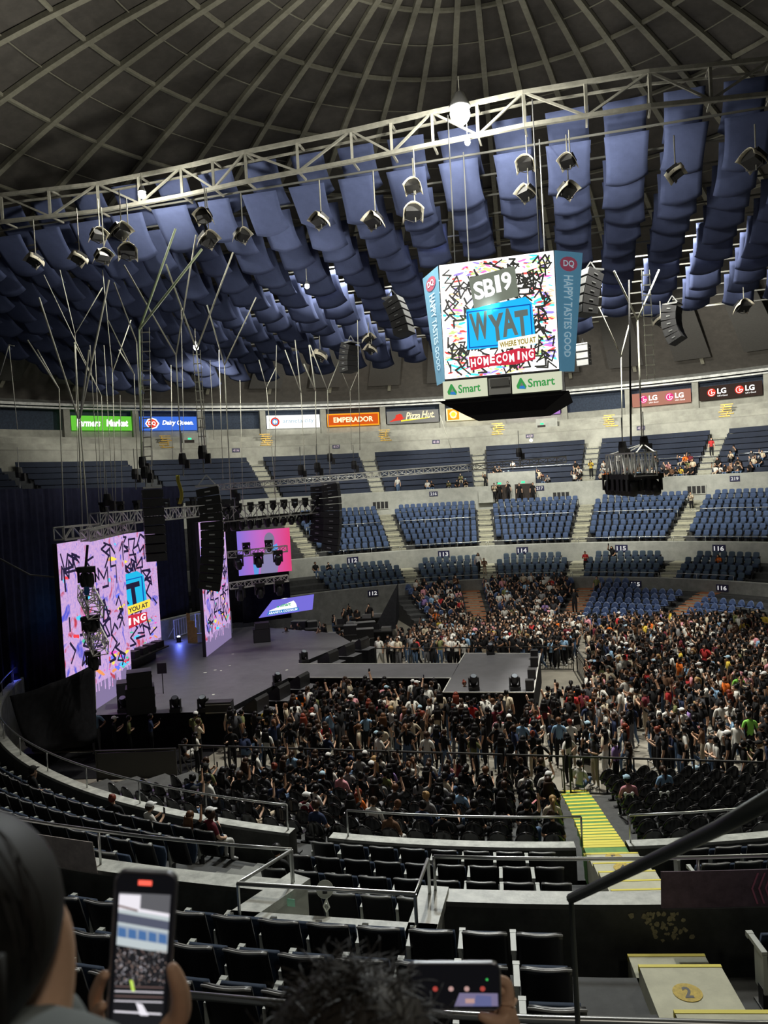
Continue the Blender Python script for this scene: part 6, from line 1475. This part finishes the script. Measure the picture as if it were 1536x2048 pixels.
def draw1(g, P, w, h):
    x0, x1, y0, y1 = .006, w - .006, .006, h * .875; W_ = x1 - x0; H_ = y1 - y0; rs = random.Random(3)
    rect2(g, P, .002, .002, w - .004, h - .004, 0, .0006); rect2(g, P, w * .38, h * .925, w * .22, h * .030, 1, .0012)
    bands = [(0, .02, 0), (.02, .20, 2), (.20, .36, 2), (.36, .60, 2), (.60, .66, 3), (.66, .745, 4), (.745, .765, 3), (.765, .83, 5), (.83, .86, 3), (.86, .885, 6), (.885, 1.0, 7)]
    for a, b, m in bands: poly2(g, P, [(x0, y0 + H_ * (a + .025 * (m > 2))), (x1, y0 + H_ * (a - .02 * (m > 2))), (x1, y0 + H_ * (b - .02 * (m > 2 and b < 1))), (x0, y0 + H_ * (b + .025 * (m > 2 and b < 1)))], m, .0010)
    for i in range(5): x = x0 + W_ * (.02 + .2 * i); poly2(g, P, [(x, y0 + H_ * (.668 - .008 * i + .02)), (x + W_ * .165, y0 + H_ * (.66 - .008 * i + .02)), (x + W_ * .15, y0 + H_ * (.725 - .008 * i + .02)), (x, y0 + H_ * (.735 - .008 * i + .02))], 8, .0014)
    for i in range(420):
        x = x0 + W_ * rs.random() * .985; y = y0 + H_ * rs.uniform(.34, .60); rect2(g, P, x, y, W_ * rs.uniform(.006, .018), H_ * rs.uniform(.004, .012), rs.choice([0, 0, 9, 10, 6, 11]), .0014)
    for k in range(4): stroke2(g, P, [(x0 + .002, y0 + H_ * (.33 - .035 * k)), (x1 - .002, y0 + H_ * (.335 - .035 * k))], .0012, 6 if k % 2 else 9, .0015)
    poly2(g, P, [(x0 + W_ * .30, y0 + H_ * .38), (x0 + W_ * .36, y0 + H_ * .38), (x0 + W_ * .42, y0 + H_ * .30), (x0 + W_ * .36, y0 + H_ * .30)], 12, .0017)
    poly2(g, P, [(x0 + W_ * .45, y0 + H_ * .22), (x0 + W_ * .58, y0 + H_ * .21), (x0 + W_ * .72, y0 + H_ * .13), (x0 + W_ * .55, y0 + H_ * .13)], 6, .0017)
    stroke2(g, P, [(x0 + .003, y0 + H_ * .15), (x1 - .003, y0 + H_ * .145)], .002, 6, .0017); rect2(g, P, x0, y0 + H_ * .88, W_ * .42, H_ * .11, 6, .0016)
    poly2(g, P, [(x0, y0 + H_ * .90), (x0 + W_ * .38, y0 + H_ * .87), (x0 + W_ * .38, y0 + H_ * .885), (x0, y0 + H_ * .915)], 9, .0018)
    return [glow('scr_black', (.004, .004, .005), 1.), glow('scr_red', (.95, .12, .08), 1.2), glow('scr_dark', (.012, .012, .014), 1.), glow('scr_pale', (.50, .56, .58), .9), glow('scr_slate', (.30, .36, .44), .9), glow('scr_navy', (.10, .11, .16), .8), glow('scr_white', (.75, .72, .78), 1.), glow('scr_grey', (.10, .10, .11), 1.), glow('scr_blue', (.06, .14, .32), 1.), glow('scr_brown', (.16, .10, .09), 1.), glow('scr_skin', (.5, .36, .3), 1.), glow('scr_mid', (.22, .21, .21), 1.), glow('scr_lime', (.5, .7, .1), 1.)]
tp, bt = loc(298, 1738, .92), loc(268, 2085, .90)
w = .072; up = (tp - bt); h = up.length; c = (tp + bt) / 2
# case tilted back a little and leaning with the hand
ph1, P1_ = phone('phone', 'black phone held upright at the left, filming the hall', c, w, h, math.atan2(up.x, up.z), draw1, Vector((.03, -1, .0)))
# fingers and palm around it
def finger(pts, rr, name, parent, m=SKF): return None
def hand_mesh(parts):
    J = {}; E = []
    for ch in parts:
        prev = None
        for nm, p, r in ch:
            if nm not in J: J[nm] = (tuple(p), r)
            if prev: E.append((prev, nm))
            prev = nm
    return skin_body(J, E, 2)
def H(x, y, D=.90): return Vector(loc(x, y, D)) - HB
HB = Vector(loc(360, 2060, .93))
hand = [[('wrist', H(330, 2330, .94), .030), ('palm', H(318, 2150, .93), .026), ('base', H(322, 2060, .93), .022)],
        [('base', None, 0), ('th1', H(362, 2030, .91), .014), ('th2', H(362, 1985, .895), .0115), ('th3', H(350, 1950, .885), .0095), ('th4', H(341, 1928, .882), .006)],
        [('palm', None, 0), ('i0', H(240, 2120, .945), .014), ('i1', H(196, 2050, .95), .0095), ('i2', H(190, 1990, .935), .009), ('i3', H(204, 1955, .915), .0078), ('i4', H(213, 1948, .90), .005)],
        [('palm', None, 0), ('m0', H(236, 2160, .945), .014), ('m1', H(190, 2110, .95), .0095), ('m2', H(184, 2050, .93), .009), ('m3', H(198, 2018, .91), .0078), ('m4', H(208, 2010, .895), .005)],
        [('palm', None, 0), ('r0', H(240, 2200, .945), .013), ('r1', H(192, 2170, .95), .009), ('r2', H(188, 2120, .93), .0085), ('r3', H(200, 2090, .91), .007)],
        [('palm', None, 0), ('l0', H(250, 2240, .945), .012), ('l1', H(206, 2220, .945), .008), ('l2', H(200, 2180, .925), .0075), ('l3', H(208, 2155, .91), .006)]]
fix = {c[0]: c for ch in hand for c in ch if c[1] is not None}
hand = [[fix[c[0]] for c in ch] for ch in hand]
V, Fc = hand_mesh(hand)
# --- the person at the left: head with hair, cheek, neck and shoulder as one body
HD = .62
def Q(x, y, D=HD): return Vector(loc(x, y, D))
BB_ = Q(-60, 2100, .62)
J = {'skull': (Q(-60, 1860, .64) - BB_, .052), 'temple': (Q(74, 1800, .67) - BB_, .024), 'cheek': (Q(92, 1868, .67) - BB_, .029), 'jaw': (Q(80, 1990, .66) - BB_, .034), 'neck': (Q(0, 2120, .62) - BB_, .052), 'chest': (Q(-40, 2330, .58) - BB_, (.11, .09)), 'shoulder': (Q(60, 2260, .62) - BB_, .065), 'elbow': (Q(260, 2560, .80) - BB_, .045), 'wrist2': (Q(330, 2335, .94) - BB_, .030)}
E_ = [('skull', 'temple'), ('temple', 'cheek'), ('cheek', 'jaw'), ('jaw', 'neck'), ('neck', 'chest'), ('chest', 'shoulder'), ('shoulder', 'elbow'), ('elbow', 'wrist2')]
J = {'skull': J.pop('skull'), **J}
V2, F2 = skin_body({k: (tuple(v[0]), v[1]) for k, v in J.items()}, E_, 2)
body = MB(); body.add(V2, F2, 0); off = HB - BB_; body.add([Vector(v) + off for v in V], Fc, 0)
fp = body.build('person', SKF, None, True); fp.location = BB_; tag(fp, 'person close at the left edge, black hair, holding up a filming phone', 'person')
# ear
hr = MB(); c0 = Q(-118, 1862, .605) - BB_
hr.ell(c0, (.088, .105, .090), 28, 18, 0, None, lambda c: c.y < c0.y + .055 or c.z > c0.z + .05)
def lock(u, v):
    a = -1.9 + 2.75 * u; x = c0.x + .092 * math.sin(a) * (1 + .10 * v) + .006 * math.sin(u * 40); y = c0.y - .100 * math.cos(a) * (1 - .1 * v); return (x + .004 * math.sin(v * 5 + u * 9), y, c0.z + .02 - v * .30)
hr.grid(lock, 48, 10, 0, .012); o = hr.build('hair', HAIRF, fp, True)
# loose strands on the crown
rs = random.Random(5); st = MB()
for i in range(90):
    a = rs.uniform(-2.6, 1.4); b = rs.uniform(.15, 1.1); pts = []
    for k in range(6):
        t = b + k * .16; q = .113 + .004 * math.sin(k + i); pts.append(c0 + Vector((q * .80 * math.sin(t) * math.sin(a), -q * .95 * math.sin(t) * math.cos(a), q * math.cos(t))))
    st.tube(pts, .0009, 3)
st.build('loose_strands', mat('strand', (.02, .017, .015), .4), fp)
sh = MB(); sh.ell(Q(120, 2090, .66) - BB_, (.026, .03, .045), 12, 8); sh.ell(Q(55, 2205, .60) - BB_, (.085, .08, .05), 18, 10); sh.ell(Q(-60, 2290, .58) - BB_, (.16, .10, .09), 18, 10); sh.build('shirt', mat('grey_shirt', (.16, .18, .18), .9), fp, True)
# --- head with tousled hair at the bottom centre
c2 = Q(700, 2140, .80); hd = empty('person', 'dark tousled head seen from behind at the bottom centre', 'person', c2)
Vh, Fh = skin_body({'skull': ((0, .0, -.02), (.075, .085)), 'nape': ((0, -.01, -.10), .055), 'neck': ((0, -.02, -.16), .052), 'back': ((0, -.03, -.28), (.10, .07)), 'ls': ((-.15, -.02, -.27), .05), 'rs': ((.15, -.02, -.27), .05), 'le': ((-.19, .05, -.50), .04), 're': ((.19, .08, -.48), .04)}, [('skull', 'nape'), ('nape', 'neck'), ('neck', 'back'), ('back', 'ls'), ('back', 'rs'), ('ls', 'le'), ('rs', 're')], 1)
MB().add(Vh, Fh).build('body', [SKF], hd, True)
hm = MB(); hm.ell((0, 0, 0), (.097, .108, .092), 24, 16, 0); rs = random.Random(9)
for i in range(900):
    a = rs.uniform(0, 6.28); t = rs.uniform(0, 1.5); n = Vector((math.sin(t) * math.cos(a), math.sin(t) * math.sin(a), math.cos(t))); tang = Vector((rs.uniform(-1, 1), rs.uniform(-1, 1), rs.uniform(-.6, .6))); p = Vector((n.x * .094, n.y * .105, n.z * .09)); pts = [p]
    for k in range(4): p = p + (tang * .010 + n * (.0035 - .0022 * k)); pts.append(p)
    hm.tube(pts, [.0010, .0009, .0008, .0006, .0003], 3)
hm.build('hair', mat('brown_black_hair', (.020, .015, .011), .55), hd, True)
hm = MB(); hm.ell((0, -.02, -.32), (.20, .11, .10), 16, 8); hm.build('shirt', mat('dark_shirt', (.01, .01, .011), .9), hd, True)
# --- phone held sideways in front of that head
def draw2(g, P, w, h):
    rect2(g, P, .002, .002, w - .004, h - .004, 0, .0006); rs = random.Random(8)
    for k in range(4): disc2(g, P, w * (.30 + .17 * k), h * .46, .0042, 1 if k % 3 else 3, .001, 10)
    poly2(g, P, [(w * .50, .006), (w * .97, .006), (w * .97, h * .36), (w * .56, h * .37)], 2, .001); poly2(g, P, [(w * .70, .006), (w * .9, .006), (w * .9, h * .3), (w * .74, h * .33)], 4, .0012)
    disc2(g, P, w * .86, h * .66, .002, 5, .001, 8); rect2(g, P, w * .62, h * .15, w * .1, h * .1, 1, .0014)
    return [glow('scr_black', (.004, .004, .005), 1.), glow('scr_dot', (.42, .26, .24), 1.), glow('scr_mauve', (.16, .14, .24), 1.), glow('scr_redd', (.35, .05, .04), 1.), glow('scr_bluegrey', (.10, .11, .24), 1.), glow('scr_led', (.05, .5, .1), 1.)]
tl = loc(812, 1930, 1.22); trr = loc(998, 1926, 1.22); ww = .148; cc = (tl + trr) / 2 - Vector((0, 0, .037))
ph2, _ = phone('phone', 'black phone held sideways above the tousled head', cc, ww, .074, .02, draw2, Vector((-.05, -1, .02)))
hn = [[('pw', (.095, .02, -.14), .026), ('pp', (.085, .015, -.075), .024)], [('pp', (.085, .015, -.075), .024), ('t1', (.07, -.012, -.055), .012), ('t2', (.05, -.016, -.044), .010), ('t3', (.035, -.014, -.038), .006)]]
for q in range(4): hn.append([('pp', (.085, .015, -.075), .024), ('f%d1' % q, (.092 - .004 * q, .030, -.040 + .0 * q - .016 * (q - 1.5)), .010), ('f%d2' % q, (.076, .026, -.010 - .016 * q), .009), ('f%d3' % q, (.055, .020, -.006 - .016 * q), .006)])
Vq, Fq = hand_mesh(hn); m_ = MB().add([Vector(v) * 1.0 + (cc - c2) for v in Vq], Fq); m_.build('raised_hand', [SKF], hd, True)
MB().tube([Vector((.19, .08, -.48)), Vector((.24, .22, -.34)), cc - c2 + Vector((.095, .02, -.14))], [.04, .034, .026], 10).build('forearm', [SKF], hd, True)
# --- stair handrail slanting through the right foreground
q = [loc(1575, 1578, 1.75), loc(1440, 1655, 2.1), loc(1300, 1722, 2.6), loc(1142, 1797, 3.3)]
rl = center_origin(tag(MB().tube(q, .021, 10).build('stair_handrail', mat('dark_handrail', (.10, .11, .10), .4, metal=.5), None, True), 'dark handrail slanting across the right foreground', 'handrail'))
adopt(MB().tube([q[3], loc(1150, 1940, 3.3), loc(1158, 2090, 3.3)], .012, 8).build('post', mat('dark_handrail', (.10, .11, .10), .4)), rl)
# --- smaller near things
p = atD(650, 1778, 9.7); lo = empty('wall_lamp', 'round white flood lamp clamped to the exit box rail', 'lamp', p)
MB().lathe([(.001, -.06), (.06, -.05), (.105, .0), (.11, .03), (.10, .03), (.0, .01)], (0, 0, 0), 18, 0, Matrix.Rotation(1.2, 3, 'X')).build('reflector', WHITE, lo, True)
MB().tube([(0, .02, -.02), (.02, 0, -.12), (-.03, 0, -.22), (.0, 0, -.30), (.04, 0, -.24), (.01, 0, -.14)], .012, 6).build('cord', WHITE, lo); MB().box((0, .02, -.02), (.06, .12, .06)).build('clamp', BLK, lo)
P = plane_map(atD(575, 1812, 9.98), (1, -.3, 0), (0, 0, 1)); g = MB(); box_on(g, P, 0, 0, .11, .10, 0, .004); tag(center_origin(g.build('paper_note', mat('mint_paper', (.35, .75, .55), .7))), 'small mint green paper stuck inside the exit box', 'paper')
# printed cloth banners on the near rails
def rail_banner(a0, a1, z0, z1, label, m, letters, r=27.62):
    g = MB(); n = 12; g.grid(lambda u, v: pol(r + .32 + .06 * v, a0 + (a1 - a0) * u, z0 + (z1 - z0) * v), n, 2, 0, .01); o = center_origin(tag(g.build('rail_banner', m), label, 'banner'))
    L = MB(); letters(L, lambda u, v, d=0.: pol(r + .32 + .06 * v + .012 + d, a0 + (a1 - a0) * u, z0 + (z1 - z0) * v)); adopt(L.build('print', mat('banner_pink', (.50, .16, .26), .7)), o)
def chev(L, P):
    for k in range(4): x = .95 - .055 * k; L.add([P(x, .92), P(x - .015, .92), P(x - .06, .5), P(x - .015, .08), P(x, .08), P(x - .045, .5)], [(0, 1, 2, 5), (5, 2, 3, 4)])
rail_banner(184.7, 181.7, 4.5, 4.98, 'dark mauve banner with pink arrow marks on the near rail', mat('mauve_cloth', (.12, .08, .11), .8, noise=.3), chev)
rail_banner(206.6, 200.5, 4.5, 4.98, 'pale mauve banner with red lettering on the near left rail', mat('pale_mauve_cloth', (.40, .35, .33), .8, noise=.2), lambda L, P: [L.add([P(.30 + .045 * k, .3), P(.325 + .045 * k, .3), P(.325 + .045 * k, .7), P(.30 + .045 * k, .7)], [(0, 1, 2, 3)]) for k in range(10)])
# yellow number discs on the near stairs
def decal(az, r, z, s, R_, label):
    g = MB(); c = pol(r, az, z); g.lathe([(0, .004), (R_, .004), (R_, 0)], c, 20, 0); o = center_origin(tag(g.build('number_disc', mat('disc_yellow', (.50, .36, .05), .7, noise=.25, scale=20)), label, 'floor marking', 'yellow number discs on the near stairs')); a = math.radians(az)
    ux = Vector((-math.cos(a), math.sin(a), 0)); uy = Vector((-math.sin(a), -math.cos(a), 0)) * -1
    if uy.y < 0: uy = -uy
    if ux.x < 0: ux = -ux
    P = lambda u, v, d=0.: c + ux * u + uy * v + Vector((0, 0, .006)); L = MB(); put_text(L, P, s, -R_ * .3, -R_ * .6, R_ * .6, R_ * 1.2, 0, .03, 0, 0); adopt(L.build('numeral', BLK), o)
decal(-175.1, 29.3, 4.352, '2', .15, 'yellow disc with number 2 on the broad cream stairs')
for i, (r, z) in enumerate(((22.4, 2.425), (23.12, 2.585))): decal(-176.6, r, z, str(5 - i), .17, 'yellow numbered disc on the small cream stairs, %s step up' % ordw(i + 1))
# peeling paint patch on the black wall behind the foreground seats
g = MB(); rs = random.Random(12)
for cx_, cy_, n_, sp_ in ((1325, 1835, 40, 20), (1300, 1835, 8, 10), (1345, 1865, 22, 14), (1258, 1828, 3, 5)):
    for k in range(n_):
        x, y = cx_ + rs.gauss(0, sp_), cy_ + rs.gauss(0, sp_ * .9); 
        d = ray(x, y); a_ = d[0] ** 2 + d[1] ** 2; b_ = -(CX * d[0] + CY * d[1]); c_ = CX ** 2 + CY ** 2 - 27.91 ** 2; t = (-b_ - math.sqrt(b_ * b_ - a_ * c_)) / a_; p = Vector((d[0] * t, d[1] * t, EYE + d[2] * t))
        if p.z > 4.42 or p.z < 3.9: continue
        rr = rs.uniform(.012, .04); g.add([p + Vector((rr * math.cos(q) * rs.uniform(.6, 1.3), 0, rr * math.sin(q) * rs.uniform(.6, 1.3))) for q in [2 * math.pi * i / 7 for i in range(7)]], [tuple(range(7))])
tag(center_origin(g.build('peeled_paint', mat('peeled_plaster', (.30, .27, .16), .9, noise=.3, scale=30))), 'flaked tan patches on the black wall behind the front seats', 'paint patch', None, 'stuff')
# pale litter on the stage deck
for i, (x, y) in enumerate(((430, 1340), (442, 1341), (460, 1331), (466, 1308), (427, 1389), (410, 1345), (573, 1340))):
    p = atz(x, y, 1.405); tag(center_origin(MB().add([p + Vector((.09 * math.cos(q) * U(.5, 1.2), .07 * math.sin(q), .01 * math.sin(3 * q))) for q in [2 * math.pi * k / 6 for k in range(6)]], [tuple(range(6))]).build('confetti_scrap', WHITE)), 'small white scrap lying on the stage deck', 'scrap', 'white scraps on the stage deck')
